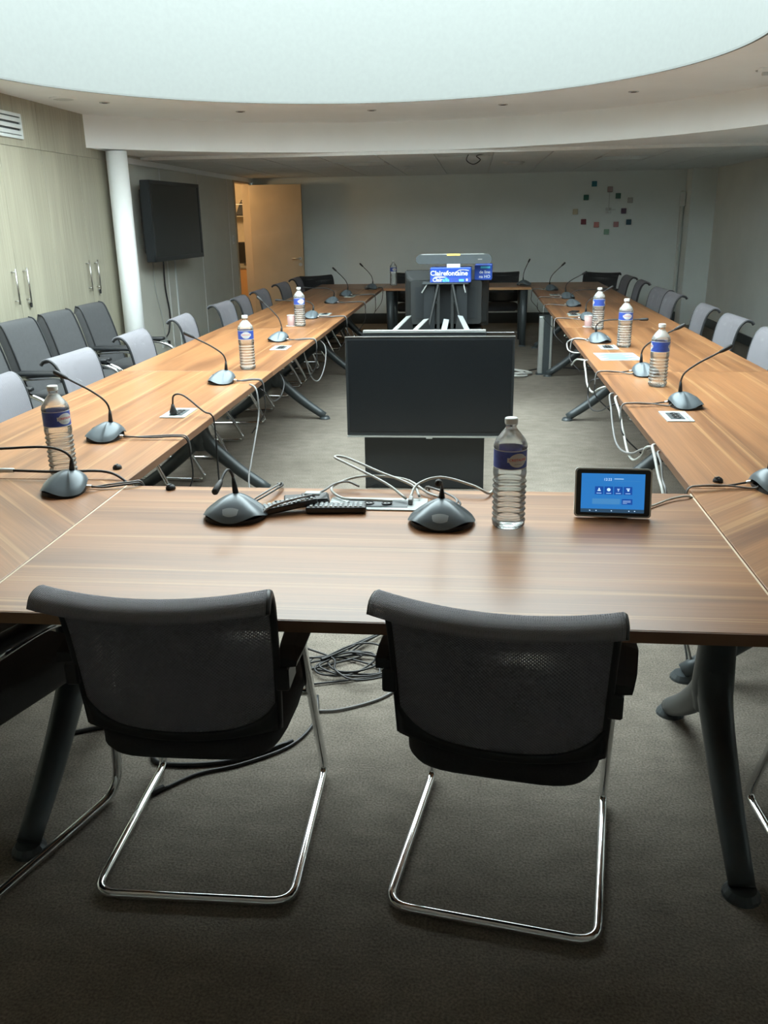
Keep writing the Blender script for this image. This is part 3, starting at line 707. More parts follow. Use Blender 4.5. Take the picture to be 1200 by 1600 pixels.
obj('plate', B(0, 0.012, -0.09, 0.09, -0.045, 0.045, bev=0.003), 'white', t); obj('plug', B(0.012, 0.05, -0.06, -0.02, -0.02, 0.02, bev=0.006), 'white', t); obj('plug', B(0.012, 0.05, 0.02, 0.06, -0.02, 0.02, bev=0.006), 'black', t)

# ------------------------------------------------------------------ wall clock of coloured squares
t = thing('wall_clock', 'wall clock made of twelve small coloured squares on the back wall', 'clock', (1.955, YB-0.001, 1.64))
sq = [(903+0, 330, (0.55, 0.50, 0.36)), (918, 310, (0.02, 0.14, 0.11)), (929, 291, (0.03, 0.20, 0.26)), (952.5, 299, (0.36, 0.27, 0.27)), (965, 308.5, (0.07, 0.20, 0.17)), (983, 315, (0.50, 0.50, 0.48)),
      (974.5, 330, (0.10, 0.07, 0.12)), (983, 346, (0.02, 0.08, 0.12)), (964.5, 349, (0.45, 0.24, 0.25)), (951, 359.5, (0.24, 0.42, 0.32)), (935.5, 349, (0.55, 0.22, 0.20)), (916, 344.5, (0.25, 0.06, 0.09))]
for k, (px, py, c) in enumerate(sq):
    m_ = plain('clock_square_%d' % k, c, 0.5)
    obj('hour_square', B((px-952)*0.0099-0.038, (px-952)*0.0099+0.038, -0.012, 0, -(py-329)*0.0099-0.038, -(py-329)*0.0099+0.038, bev=0.004), m_, t)
for dx in (-1, 1):
    for dz in (-1, 1): obj('centre_dot', B(dx*0.024-0.017, dx*0.024+0.017, -0.03, 0, dz*0.024-0.017, dz*0.024+0.017, bev=0.006), 'white', t)
obj('minute_hand', B(-0.006, 0.006, -0.018, -0.010, 0.03, 0.26), 'white', t); obj('hour_hand', B(0.03, 0.10, -0.022, -0.014, 0.004, 0.018), 'white', t)
t = thing('junction_box', 'small pale box on the wall trunking right of the clock', 'wall box', (3.0, 13.83, 1.78)); obj('body', B(-0.04, 0.04, -0.03, 0.01, -0.10, 0.10, bev=0.006), 'wall', t); obj('lid', B(-0.03, 0.03, -0.034, -0.03, -0.08, 0.08), 'grid', t)

# ------------------------------------------------------------------ screens in the middle
t = thing('display_screen', 'black flat screen standing in the middle, facing the camera, switched off', 'television', (-0.255, 4.985, 0), R(0.6))
obj('housing', B(-0.487, 0.487, 0.0, 0.045, 0.352, 0.928, bev=0.004), 'bezel', t)
obj('screen', B(-0.472, 0.472, -0.003, 0.0, 0.378, 0.912), 'screen', t)
obj('chin_strip', B(-0.487, 0.487, -0.006, 0.001, 0.343, 0.3525), 'alu', t)
obj('top_trim', B(-0.487, 0.487, -0.003, 0.03, 0.928, 0.932), 'steel', t)
obj('sensor_tab', B(-0.018, 0.018, -0.007, 0.0, 0.336, 0.343), 'alu', t)
bk = obj('mount', B(-0.2, 0.2, 0.045, 0.062, 0.5, 0.8), 'leg', t)
t = thing('screen_board', 'black upright board on feet behind the middle screen', 'stand', (-0.290, 5.065, 0), R(0.6))
obj('board', B(-0.355, 0.355, 0.0, 0.04, 0.004, 0.945, bev=0.003), 'bezel', t)
obj('top_rail', B(-0.355, 0.355, -0.004, 0.044, 0.945, 0.957), 'alu', t)
for s in (-1, 1): obj('side_rail', B(s*0.356-0.004, s*0.356+0.004, -0.004, 0.044, 0.0, 0.945), 'bezel', t)
for s in (-1, 1): obj('foot', B(s*0.3-0.03, s*0.3+0.03, 0.0, 0.35, 0.0, 0.03, bev=0.004), 'leg', t)
pans = [((-0.52, 5.55), (-0.485, 6.52), 0.885, 'leftmost of four side-on monitors behind the middle screen'), ((-0.385, 5.62), (-0.345, 6.30), 0.885, 'second from the left of four side-on monitors behind the middle screen'),
        ((-0.195, 5.60), (-0.20, 6.28), 0.885, 'third from the left of four side-on monitors behind the middle screen'), ((-0.04, 5.50), (-0.105, 6.42), 0.895, 'rightmost of four side-on monitors behind the middle screen')]
for k, (a, b, zt, lab) in enumerate(pans):
    a, b = Vector(a), Vector(b); ln = (b-a).length; ang = math.atan2((b-a).y, (b-a).x)
    t = thing('side_monitor', lab, 'monitor', ((a.x+b.x)/2, (a.y+b.y)/2, 0), ang, 'side-on monitors in the middle')
    sd = 1 if k < 2 else -1
    lean = Matrix.Translation((0, 0, zt)) @ Matrix.Rotation(R(-8*sd), 4, 'X') @ Matrix.Translation((0, 0, -zt))
    h = obj('housing', B(-ln/2, ln/2, -0.018, 0.018, zt-0.42, zt, bev=0.003, mtx=lean), 'tvback', t)
    obj('screen', B(-ln/2+0.02, ln/2-0.02, sd*0.0185-0.0015, sd*0.0185+0.0015, zt-0.40, zt-0.02, mtx=lean), 'screen', t)
    obj('top_edge', B(-ln/2, ln/2, -0.0185, 0.0185, zt, zt+0.004, mtx=lean), 'alu', t)
    obj('stem', B(-0.03, 0.03, -0.02, 0.02, 0.03, zt-0.38), 'leg', t); obj('foot', B(-0.18, 0.18, -0.045, 0.045, 0, 0.03, bev=0.005), 'leg', t)
# deep television seen from behind on a post stand
t = thing('rear_television', 'deep black television seen from behind, under the video bar', 'television', (-0.245, 7.62, 0))
bm = bmesh.new()
def ringy(y, x, z0, z1, r):
    return [bm.verts.new((px, y, pz)) for px, pz in rrect(-x, x, z0, z1, r, 3)]
rs = [ringy(0.30, 0.365, 0.67, 1.140, 0.01), ringy(0.17, 0.365, 0.67, 1.140, 0.01), ringy(0.10, 0.350, 0.69, 1.10, 0.03), ringy(0.05, 0.31, 0.70, 1.072, 0.03), ringy(-0.06, 0.300, 0.71, 1.070, 0.02)]
for a, b in zip(rs, rs[1:]):
    for j in range(len(a)): bm.faces.new((a[j], a[(j+1) % len(a)], b[(j+1) % len(a)], b[j]))
bm.faces.new(rs[0]); bm.faces.new(rs[-1][::-1]); bmesh.ops.recalc_face_normals(bm, faces=bm.faces[:])
obj('housing', bm, 'tvback', t)
obj('screen', B(-0.34, 0.34, 0.300, 0.304, 0.70, 1.13), 'screen', t)
for s in (-1, 1): obj('vent_panel', B(s*0.18-0.08, s*0.18+0.08, -0.064, -0.06, 0.76, 1.02), 'bezel', t)
obj('bridge_plate', B(-0.06, 0.06, -0.075, -0.06, 0.72, 1.05), 'bezel', t)
t = thing('television_stand', 'black stand with two posts and slanting struts below the paper reams', 'stand', (-0.245, 7.40, 0))
for s in (-1, 1):
    p = obj('post', B(s*0.058-0.012, s*0.058+0.012, -0.012, 0.012, 0.03, 1.06), 'tvback', t)
    obj('strut', Tb([(s*0.06, -0.02, 1.05), (s*0.20, -0.12, 0.42)], 0.012, 6), 'tvback', t)
    obj('arm', Tb([(s*0.058, 0.0, 0.9), (s*0.12, 0.16, 0.9)], 0.012, 6), 'leg', t)
    obj('hook', Tb([(s*0.15-0.02*0, -0.015, 1.055), (s*0.165+(-0.03 if s < 0 else 0.0), -0.02, 0.985)], 0.006, 6), 'alu', t)
    obj('drape_panel', B(s*0.135-0.045, s*0.135+0.045, 0.015, 0.03, 0.25, 1.04), 'bezel', t)
obj('base', B(-0.30, 0.30, -0.25, 0.55, 0, 0.03, bev=0.006), 'leg', t)
obj('shelf', B(-0.30, 0.30, 0.20, 0.50, 0.63, 0.665), 'leg', t); obj('column', B(-0.05, 0.05, 0.28, 0.40, 0.03, 0.63), 'leg', t)
obj('top_bar', B(-0.19, 0.19, -0.03, 0.14, 1.055, 1.066), 'leg', t)
t = thing('paper_ream', 'blue wrapped paper ream in front, printed with white lettering', 'paper ream', (-0.200, 7.470, 1.067), R(-2))
obj('pack', B(-0.168, 0.168, -0.10, 0.10, 0, 0.118, bev=0.004), 'reamblue', t)
fy = -0.1012
text('Clairefontaine', 0.054, 'white', t, lambda x, y: Vector((x-0.012, fy, y+0.073)), bold=0.0011)
text('Clair', 0.042, 'white', t, lambda x, y: Vector((x-0.148, fy, y+0.021)), align='LEFT', bold=0.0009)
text('alfa', 0.042, 'cyan', t, lambda x, y: Vector((x-0.065, fy, y+0.021)), align='LEFT', bold=0.0009)
bm = bmesh.new()
vs = [bm.verts.new((-0.14+0.11*i/12, fy, 0.044+0.006*math.sin(math.pi*i/12))) for i in range(13)] + [bm.verts.new((-0.03-0.11*i/12, fy, 0.044-0.005*math.sin(math.pi*i/12))) for i in range(1, 12)]
bm.faces.new(vs); obj('white_swoosh', bm, 'white', t)
bm = bmesh.new()
tube(bm, catmull([(0.05, fy, 0.085), (0.075, fy, 0.098), (0.11, fy, 0.100), (0.15, fy, 0.095)], 4), 0.0025, 5); obj('white_swoosh', bm, 'white', t)
obj('blue_band', B(-0.166, 0.166, fy+0.0004, fy+0.001, 0.002, 0.040), 'blue', t)
obj('print_patch', B(0.07, 0.11, fy-0.0002, fy+0.0004, 0.010, 0.026), 'scr_pale' if False else 'cyan', t); obj('print_patch', B(0.128, 0.142, fy-0.0002, fy+0.0004, 0.012, 0.03), 'white', t)
t = thing('paper_ream', 'blue paper ream standing behind and right of the lettered one', 'paper ream', (0.045, 7.605, 1.0715), R(-3))
obj('pack', B(-0.05, 0.095, -0.04, 0.14, 0.0, 0.125, bev=0.004), 'reamblue', t)
text('de line', 0.034, 'white', t, lambda x, y: Vector((x+0.035, -0.0412, y+0.065)), bold=0.0004)
text('na HO', 0.034, 'white', t, lambda x, y: Vector((x+0.035, -0.0412, y+0.028)), bold=0.0004)
obj('print_patch', B(0.0, 0.08, -0.0414, -0.0402, 0.095, 0.112), 'cyan', t)
t = thing('video_bar', 'long rounded grey video bar lying on the paper reams', 'video bar', (-0.18, 7.49, 1.197), R(-1.5))
bm = bmesh.new(); rr_ = [bm.verts.new((px, -0.045, pz)) for px, pz in rrect(-0.312, 0.312, 0.014, 0.088, 0.036, 6)]
r2_ = [bm.verts.new((px, 0.045, pz)) for px, pz in rrect(-0.312, 0.312, 0.014, 0.088, 0.036, 6)]
bm.faces.new(rr_); bm.faces.new(r2_[::-1])
for j in range(len(rr_)): bm.faces.new((rr_[j], r2_[j], r2_[(j+1) % len(rr_)], rr_[(j+1) % len(rr_)]))
bmesh.ops.recalc_face_normals(bm, faces=bm.faces[:])
obj('body', bm, 'leg', t)
obj('top_lid', B(-0.27, 0.25, -0.046, 0.046, 0.088, 0.092), 'alu', t)
obj('sticker', B(-0.055, 0.055, -0.0475, -0.02, 0.080, 0.0935), 'yellow', t)
obj('foot', B(-0.055, 0.055, -0.047, 0.04, -0.012, 0.014), 'white', t)
obj('badge', B(0.20, 0.235, -0.0462, -0.045, 0.045, 0.053), 'cable', t)
# aluminium service post
t = thing('service_post', 'short aluminium power column standing beside the right tables', 'power column', (0.735, 9.20, 0))
for a_ in ((-0.07, -0.02), (0.045, 0.07)): obj('side_profile', B(a_[0], a_[1], -0.04, 0.04, 0.012, 0.60, bev=0.008, seg=2), 'alu', t)
obj('core', B(-0.02, 0.045, -0.03, 0.03, 0.012, 0.597), 'leg', t); obj('cap', B(-0.072, 0.072, -0.042, 0.042, 0.60, 0.61), 'leg', t); obj('base', B(-0.085, 0.085, -0.06, 0.06, 0, 0.012), 'leg', t)

# ------------------------------------------------------------------ microphones
def mic_shell():
    """winged base seen in plan as a rounded fan: low lip to the user, arched cut-out at the back"""
    bm = bmesh.new(); nr, na = 12, 56; V = []
    for i in range(nr+1):
        rho = i/nr; ring = []
        for j in range(na):
            a = 2*math.pi*j/na; c, s = math.cos(a), math.sin(a)
            ax = 0.097; by = 0.096 if s < 0 else 0.056
            x = ax*math.copysign(abs(c)**0.9, c)*rho; y = by*math.copysign(abs(s)**0.9, s)*rho
            ze = 0.008 + 0.016*(max(0.0, math.sin(2*abs(a-R(270))))**2 if s < 0 else 0.0)
            if s > 0: ze += 0.022*max(0, s)**6
            k = (1-rho**2.1)**0.62 if s > 0 else (1-rho**1.75)**0.80
            bell = 0.5+0.5*math.cos(math.pi*rho**0.95); wgt = 0.38*abs(c)**1.5; k = k*(1-wgt)+bell*wgt
            zz = ze + (0.070-ze)*k
            ring.append((x, y+0.012, zz))
        V.append(ring)
    c0 = bm.verts.new((0, 0.012, 0.070)); G = [[bm.verts.new(p) for p in r] for r in V[1:]]
    for j in range(na): bm.faces.new((c0, G[0][j], G[0][(j+1) % na]))
    for a, b in zip(G, G[1:]):
        for j in range(na): bm.faces.new((a[j], b[j], b[(j+1) % na], a[(j+1) % na]))
    return bm
SHELL = None; SOLE = None; BTN = None
def microphone(label, x, y, rz, neck='up', cable=None, hair=1.0, z=TZ):
    global SHELL, SOLE, BTN
    t = thing('conference_microphone', label, 'microphone', (x, y, z), rz, 'gooseneck conference microphones')
    if SHELL is None:
        o = obj('base_shell', mic_shell(), 'mic', t, smooth=True); SHELL = o.data
        pts = [(0.090*math.copysign(abs(math.cos(2*math.pi*j/32))**0.9, math.cos(2*math.pi*j/32)), 0.012+(0.091 if math.sin(2*math.pi*j/32) < 0 else 0.048)*math.sin(2*math.pi*j/32)) for j in range(32)]
        o2 = obj('base_sole', prism(bmesh.new(), pts, 0, 0.012), 'black', t); SOLE = o2.data
        def bf(u, v):
            s = 2*u-1; xx = s*0.036; yy = -0.056-0.018*v*(1-s*s)+0.004*(1-v)*(1-s*s)
            rho = min(1, math.hypot(xx/0.097, (yy-0.012)/0.096)); zz = 0.008+0.062*(1-rho**1.75)**0.80
            return Vector((xx, yy, zz+0.0022))
        o3 = obj('speak_button', grid_sheet(bf, 12, 5, 0), 'micbtn', t, smooth=True); BTN = o3.data
    else:
        for nme, me in (('base_shell', SHELL), ('base_sole', SOLE), ('speak_button', BTN)):
            o = bpy.data.objects.new(nme, me); COL.objects.link(o); o.parent = t
    if neck == 'up': pts = [(0, 0.022, 0.066), (0, 0.024, 0.115), (0, 0.008, 0.155), (0, -0.045, 0.195), (0, -0.11, 0.230), (0, -0.175, 0.265)]
    elif neck == 'steep': pts = [(0, 0.022, 0.066), (0, 0.024, 0.10), (0, 0.005, 0.16), (0, -0.04, 0.215), (0, -0.09, 0.262), (0, -0.135, 0.305)]
    elif neck == 'flat': pts = [(0, 0.022, 0.066), (0, 0.026, 0.105), (0, 0.0, 0.135), (0, -0.06, 0.152), (0, -0.18, 0.155), (0, -0.30, 0.160)]
    elif neck == 'droop': pts = [(0, 0.022, 0.066), (-0.006, 0.028, 0.115), (-0.014, 0.018, 0.140), (-0.020, -0.01, 0.140), (-0.024, -0.05, 0.124), (-0.028, -0.085, 0.112)]
    else: pts = [(0, 0.022, 0.066), (0, 0.020, 0.098), (0, -0.01, 0.122), (0, -0.06, 0.142), (0, -0.11, 0.156), (0, -0.15, 0.166)]
    P = catmull(pts, 5)
    nk = obj('gooseneck', tube(bmesh.new(), P, 0.0042, 8), 'black', t, smooth=True)
    obj('neck_socket', tube(bmesh.new(), [P[0], P[0]*0.45+P[5]*0.55, P[5]], [0.0095, 0.0075, 0.005], 10), 'black', nk, smooth=True)
    d = (P[-1]-P[-3]).normalized(); e = P[-1]
    obj('microphone_head', tube(bmesh.new(), [e-d*0.045, e-d*0.03, e-d*0.012, e+d*0.012, e+d*0.018], [0.0050, 0.0085, 0.0100, 0.0100, 0.006], 10), 'black', nk, smooth=True)
    pg = tube(bmesh.new(), [(0.028, 0.050, 0.018), (0.028, 0.080, 0.016)], 0.006, 8); obj('plug', pg, 'steel', t, smooth=True)
    if cable:
        cb = bmesh.new(); tube(cb, catmull([(0.028, 0.078, 0.016)] + cable, 5), 0.0034, 6); obj('cable', cb, 'darkcable', t, smooth=True)
        cb = bmesh.new(); tube(cb, catmull([(-0.012, 0.058, 0.014), (0.0, 0.075, 0.005)] + [(p[0]-0.010, p[1]+0.002, p[2]+0.004) for p in cable[:4]], 5), 0.0032, 6); obj('second_cable', cb, 'cable', t, smooth=True)
    return t
def drop(edge, lowz=-0.25, sway=0.0, back=0.06):
    """cable path in mic space: along the table to its inner edge (local +Y), over it and down"""
    return [(0.020, edge*0.6, 0.010), (0.015, edge-0.02, 0.014), (0.015, edge+0.022, 0.004), (0.013+sway*0.3, edge+0.030, -0.06), (0.01+sway, edge+0.022, lowz*0.6), (sway*1.4, edge-back, lowz)]
LM = [(-1.485, 3.31, 'up', -90, 'second on the left row, beside the plugged socket'), (-1.36, 4.58, 'up', -84, 'third on the left row, this side of the second bottle'), (-1.42, 6.28, 'steep', -92, 'fourth on the left row, beside a closed socket'),
      (-1.46, 7.80, 'flat', -88, 'fifth on the left row, just past the pink cup'), (-1.50, 9.25, 'flat', -95, 'sixth on the left row'), (-1.48, 10.15, 'steep', -90, 'second from the far end of the left row'), (-1.30, 11.12, 'steep', -60, 'at the far end of the left row')]
microphone('grey gooseneck microphone on the near left corner table, neck bent flat to the left', -1.325, 2.60, R(-72), 'flat',
           [(0.02, 0.12, 0.008), (0.02, 0.20, 0.012), (0.0, 0.235, 0.004), (-0.03, 0.25, -0.06), (-0.03, 0.26, -0.2)])
for x, y, nk, a, lab in LM:
    e = (LX1-x)
    microphone('grey gooseneck microphone ' + lab, x, y, R(a), nk, drop(e, -0.30, random.uniform(-0.06, 0.06)))
RM = [(0.955, 2.73, 'steep', 100, 'cut off by the right edge, on the near right corner table'), (0.955, 4.00, 'up', 95, 'second on the right row, beside the nearest right-hand socket'), (0.93, 4.84, 'up', 86, 'third on the right row, partly behind a bottle'),
      (0.86, 6.17, 'flat', 78, 'fourth on the right row, pale and sideways beside the printed sheet'), (0.95, 7.54, 'up', 92, 'fifth on the right row, beside the far pink cup'), (0.95, 8.75, 'flat', 90, 'sixth on the right row'),
      (0.98, 9.60, 'up', 90, 'seventh on the right row'), (0.90, 10.70, 'steep', 80, 'at the far end of the right row')]
for x, y, nk, a, lab in RM:
    e = (x-RX_0)
    microphone('grey gooseneck microphone ' + lab, x, y, R(a), nk, drop(e, -0.20, random.uniform(-0.08, 0.08)))
microphone('grey gooseneck microphone on the right of the far table', 0.62, 11.55, R(150), 'steep', None)
microphone('grey gooseneck microphone on the near table, left of the remotes', -0.695, 2.365, R(2), 'droop', [(0.055, 0.13, 0.02), (0.08, 0.21, 0.02), (0.09, 0.285, 0.012), (0.075, 0.33, 0.0), (0.06, 0.33, -0.1), (0.03, 0.30, -0.3)])
microphone('grey gooseneck microphone on the near table, between the remotes and the water bottle', -0.085, 2.345, R(-1), 'toward', [(0.05, 0.12, 0.02), (0.02, 0.20, 0.02), (-0.05, 0.30, 0.012), (-0.06, 0.36, -0.02), (-0.06, 0.36, -0.2)])

# ------------------------------------------------------------------ bottles and cups
def bottle_prof():
    p = [(0.004, 0.012), (0.0, 0.026), (0.001, 0.036), (0.008, 0.0412), (0.016, 0.0418)]
    z = 0.022
    while z < 0.150:
        for k in range(4):
            a = k/4*2*math.pi; p.append((z+k*0.0041, 0.0404+0.0024*math.cos(a)))
        z += 0.0164
    p += [(0.162, 0.0420), (0.172, 0.0410), (0.176, 0.0408), (0.232, 0.0408), (0.236, 0.0420), (0.244, 0.0412), (0.256, 0.0370), (0.270, 0.0290), (0.282, 0.0200), (0.289, 0.0150), (0.293, 0.0140), (0.298, 0.0140), (0.2985, 0.0165), (0.301, 0.0165), (0.3015, 0.0138)]
    return [(z_*0.985, r_*(1.11 if z_ < 0.265 else 1.05)) for z_, r_ in p]
def on_label(u, v, r, z0, a0=-math.pi/2):
    a = a0+u/r; return Vector((r*math.cos(a), r*math.sin(a), z0+v))
def make_bottle():
    t = thing('water_bottle', 'x', 'bottle')
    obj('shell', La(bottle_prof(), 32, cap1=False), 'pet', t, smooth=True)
    obj('cap', La([(0.2972, 0.0170), (0.299, 0.0180), (0.311, 0.0180), (0.313, 0.0155)], 24), 'white', t)
    lb = obj('label', La([(0.176, 0.0458), (0.229, 0.0458)], 40, cap0=False, cap1=False), 'blue', t, smooth=True)
    for zz in (0.176, 0.2268): obj('label_edge', La([(zz, 0.0460), (zz+0.0025, 0.0460)], 40, cap0=False, cap1=False), 'whitepaper', lb, smooth=True)
    for a0 in (-math.pi/2+0.45, math.pi/2+0.45):
        bm = bmesh.new(); c = bm.verts.new(on_label(0, 0, 0.0463, 0.2025, a0)); rg = []
        rings = []
        for k in (0.5, 1.0):
            rings.append([bm.verts.new(on_label(k*0.0265*math.cos(2*math.pi*j/36), k*0.0195*math.sin(2*math.pi*j/36), 0.0463, 0.2025, a0)) for j in range(36)])
        for j in range(36):
            bm.faces.new((c, rings[0][j], rings[0][(j+1) % 36])); bm.faces.new((rings[0][j], rings[1][j], rings[1][(j+1) % 36], rings[0][(j+1) % 36]))
        ov = obj('label_oval', bm, 'whitepaper', lb, smooth=True)
        bm = bmesh.new()
        for k in range(8):
            u0, u1 = -0.031+0.062*k/8, -0.031+0.062*(k+1)/8
            bm.faces.new([bm.verts.new(on_label(u, v, 0.0466, 0.2040, a0)) for u, v in ((u0, -0.0065), (u1, -0.0065), (u1, 0.0065), (u0, 0.0065))])
        obj('label_banner', bm, 'whitepaper', lb, smooth=True)
        text('CRISTALINE', 0.0098, 'red', lb, lambda x, y: on_label(x, y, 0.0469, 0.2040, a0), bold=0.0002)
        text('eau de source', 0.0042, 'navy', lb, lambda x, y: on_label(x, y, 0.0469, 0.1925, a0))
    return t
WATER = {}
def add_water(t, lvl):
    if lvl not in WATER:
        p = [(z, max(0.002, r-0.0012)) for z, r in bottle_prof() if z <= lvl and z >= 0.001]
        p.append((lvl, p[-1][1])); p[0] = (0.003, p[0][1])
        bm = La(p, 32); me_o = obj('water', bm, 'water', t, smooth=True); WATER[lvl] = me_o.data
    else:
        o = bpy.data.objects.new('water', WATER[lvl]); COL.objects.link(o); o.parent = t
pb = make_bottle(); first = True
BT = [(0.105, 2.335, 0.124, 0, 'clear ribbed water bottle on the near table, left of the tablet'), (-1.425, 2.79, 0.166, 40, 'clear ribbed water bottle closest to the camera on the left tables'), (-1.335, 5.03, 0.158, -10, 'clear ribbed water bottle second from the camera on the left tables'),
      (-1.44, 7.19, 0.150, 8, 'clear ribbed water bottle beside the pink cup on the left tables'), (-1.075, 11.75, 0.150, 0, 'clear ribbed water bottle at the left end of the far table'), (0.935, 4.51, 0.158, 55, 'clear ribbed water bottle closest to the camera on the right tables'),
      (0.99, 5.93, 0.150, -20, 'clear ribbed water bottle in the middle of the three on the right tables'), (0.945, 6.90, 0.120, 60, 'clear ribbed water bottle farthest away on the right tables, beside the far pink cup')]
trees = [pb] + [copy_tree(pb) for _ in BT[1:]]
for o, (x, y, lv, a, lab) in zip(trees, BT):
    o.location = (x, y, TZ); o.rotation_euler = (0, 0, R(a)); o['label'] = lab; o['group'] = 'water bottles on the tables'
    add_water(o, lv)
for k, (x, y, lab) in enumerate(((-1.515, 7.20, 'pink paper cup on a white coaster on the left tables'), (0.895, 7.05, 'pink paper cup on a white coaster on the right tables'))):
    t = thing('paper_cup', lab, 'cup', (x, y, TZ), 0, 'pink cups')
    obj('cup', La([(0.004, 0.029), (0.006, 0.030), (0.088, 0.036), (0.088, 0.0345), (0.010, 0.028)], 24), 'pink', t, smooth=True)
    bm = bmesh.new(); tube(bm, [(0.0355*math.cos(2*math.pi*j/24), 0.0355*math.sin(2*math.pi*j/24), 0.088) for j in range(25)], 0.002, 6); obj('rim', bm, 'whitepaper', t, smooth=True)
    obj('coaster', La([(0, 0.046), (0.004, 0.048)], 24), 'whitepaper', t)

# ------------------------------------------------------------------ power sockets in the tables
def socket(label, x, y, rz, plug=False, ln=0.20, wd=0.115, n=3):
    t = thing('table_socket', label, 'socket panel', (x, y, TZ), rz, 'socket panels in the tables')
    bm = prism(bmesh.new(), rrect(-ln/2, ln/2, -wd/2, wd/2, 0.006), 0.0006, 0.004)
    obj('frame', bm, 'socket', t)
    obj('insert', B(-ln*0.31, ln*0.31, -wd*0.30, wd*0.22, 0.004, 0.0055), 'leg', t)
    for k in range(n):
        xx = (k-(n-1)/2)*ln*0.185
        o = obj('outlet', La([(0.0055, 0.0165), (0.0085, 0.0165), (0.0085, 0.0135), (0.0065, 0.0125)], 20, c=(xx, -wd*0.03, 0)), 'black', t)
        for s in (-1, 1): obj('contact_hole', La([(0.0066, 0.0025), (0.0075, 0.0025)], 8, c=(xx+s*0.006, -wd*0.03, 0)), 'steel', o)
    obj('hinge_strip', B(-ln*0.42, ln*0.42, wd*0.30, wd*0.36, 0.004, 0.0055), 'alu', t)
    return t
so = ['nearest', 'second', 'third', 'farthest']
for k, (x, y) in enumerate(((-1.345, 3.79), (-1.325, 5.90), (-1.39, 8.10), (-1.42, 10.05))):
    socket(f'white socket panel in the left tables, {so[k]} of four' + (', with a black plug in it' if k == 0 else ''), x, y, R(90))
for k, (x, y) in enumerate(((0.875, 3.78), (0.885, 5.90), (0.88, 7.95), (0.89, 10.05))):
    socket(f'white socket panel in the right tables, {so[k]} of four', x, y, R(-90))
nt = socket('long white socket tray in the near table beside the remotes', -0.285, 2.505, 0, ln=0.30, wd=0.115, n=2)
t = thing('power_plug', 'black plug with its cable in the nearest left socket panel', 'plug', (-1.352, 3.74, TZ+0.0086))
obj('plug_body', La([(0, 0.016), (0.012, 0.017), (0.030, 0.010), (0.045, 0.006)], 14), 'black', t, smooth=True)
obj('cord', Tb(catmull([(0, 0, 0.040), (0.01, 0.0, 0.085), (0.06, -0.01, 0.085), (0.15, -0.03, 0.02), (0.185, -0.03, 0.004), (0.197, -0.03, -0.05), (0.20, -0.04, -0.30), (0.23, -0.10, -0.62)]), 0.0042, 6), 'darkcable', t, smooth=True)

# ------------------------------------------------------------------ things on the near table
t = thing('touch_tablet', 'small touch panel with a lit blue screen propped on the near table', 'tablet', (0.404, 2.405, TZ), R(-2.0))
tilt = Matrix.Translation((0, 0, 0.006)) @ Matrix.Rotation(R(-14), 4, 'X')
bm = bmesh.new()
def slab(x, z0, z1, r, y0, y1, mat, name, par):
    b_ = bmesh.new(); A = [b_.verts.new(tilt @ Vector((px, y0, pz))) for px, pz in rrect(-x, x, z0, z1, r, 5)]; C_ = [b_.verts.new(tilt @ Vector((px, y1, pz))) for px, pz in rrect(-x, x, z0, z1, r, 5)]
    b_.faces.new(A); b_.faces.new(C_[::-1])
    for j in range(len(A)): b_.faces.new((A[j], C_[j], C_[(j+1) % len(A)], A[(j+1) % len(A)]))
    bmesh.ops.recalc_face_normals(b_, faces=b_.faces[:])
    return obj(name, b_, mat, par)
slab(0.108, 0.0, 0.142, 0.011, 0.001, 0.016, 'white', 'housing', t)
slab(0.1035, 0.0045, 0.1375, 0.008, 0.0, 0.003, 'bezel', 'bezel', t)
def patch(x0, x1, z0, z1, mat, name, par, y=-0.0006):
    return obj(name, quad([tilt @ Vector(p) for p in ((x0, y, z0), (x1, y, z0), (x1, y, z1), (x0, y, z1))]), mat, par)
sc = patch(-0.090, 0.088, 0.014, 0.126, 'scr_blue', 'screen', t)
patch(-0.090, 0.088, 0.014, 0.0245, 'scr_bar', 'status_bar', sc, -0.0008)
for k in range(4):
    x0 = -0.0515+k*0.027
    tl = patch(x0, x0+0.024, 0.066, 0.089, 'scr_tile', 'menu_tile', sc, -0.0008)
    yb = -0.0010; cx, cz = x0+0.012, 0.080
    b_ = bmesh.new()
    def pf(pts): b_.faces.new([b_.verts.new(tilt @ Vector((cx+p[0], yb, cz+p[1]))) for p in pts])
    if k == 0:
        pf([(0.0022*math.cos(R(i*30)), 0.0025+0.0024*math.sin(R(i*30))) for i in range(12)]); pf([(-0.005, -0.0042), (0.005, -0.0042), (0.003, 0.0), (-0.003, 0.0)])
    elif k == 1:
        pf([(0.0052*math.cos(R(i*24)), 0.0048*math.sin(R(i*24))) for i in range(15)])
    elif k == 2:
        for q in range(3): pf([(-0.004+q*0.001, 0.003-q*0.003), (0.004-q*0.001, 0.003-q*0.003), (0.003-q*0.001, 0.0015-q*0.003), (-0.003+q*0.001, 0.0015-q*0.003)])
    else:
        pf([(-0.005, 0.0022), (0.005, 0.0022), (0.005, 0.0045), (-0.005, 0.0045)]); pf([(-0.001, -0.004), (0.003, -0.004), (0.004, 0.001), (-0.003, 0.001)])
    obj('icon', b_, 'scr_white', sc)
    patch(cx-0.007, cx+0.007, 0.0690, 0.0702, 'scr_white', 'caption_line', sc, yb)
text('12:22', 0.0105, 'scr_white', sc, lambda x, y: tilt @ Vector((x-0.016, -0.0010, y+0.109)))
patch(0.002, 0.028, 0.1105, 0.1120, 'scr_white', 'caption_line', sc, -0.0010); patch(0.002, 0.075, 0.1050, 0.1060, 'scr_pale', 'caption_line', sc, -0.0010)
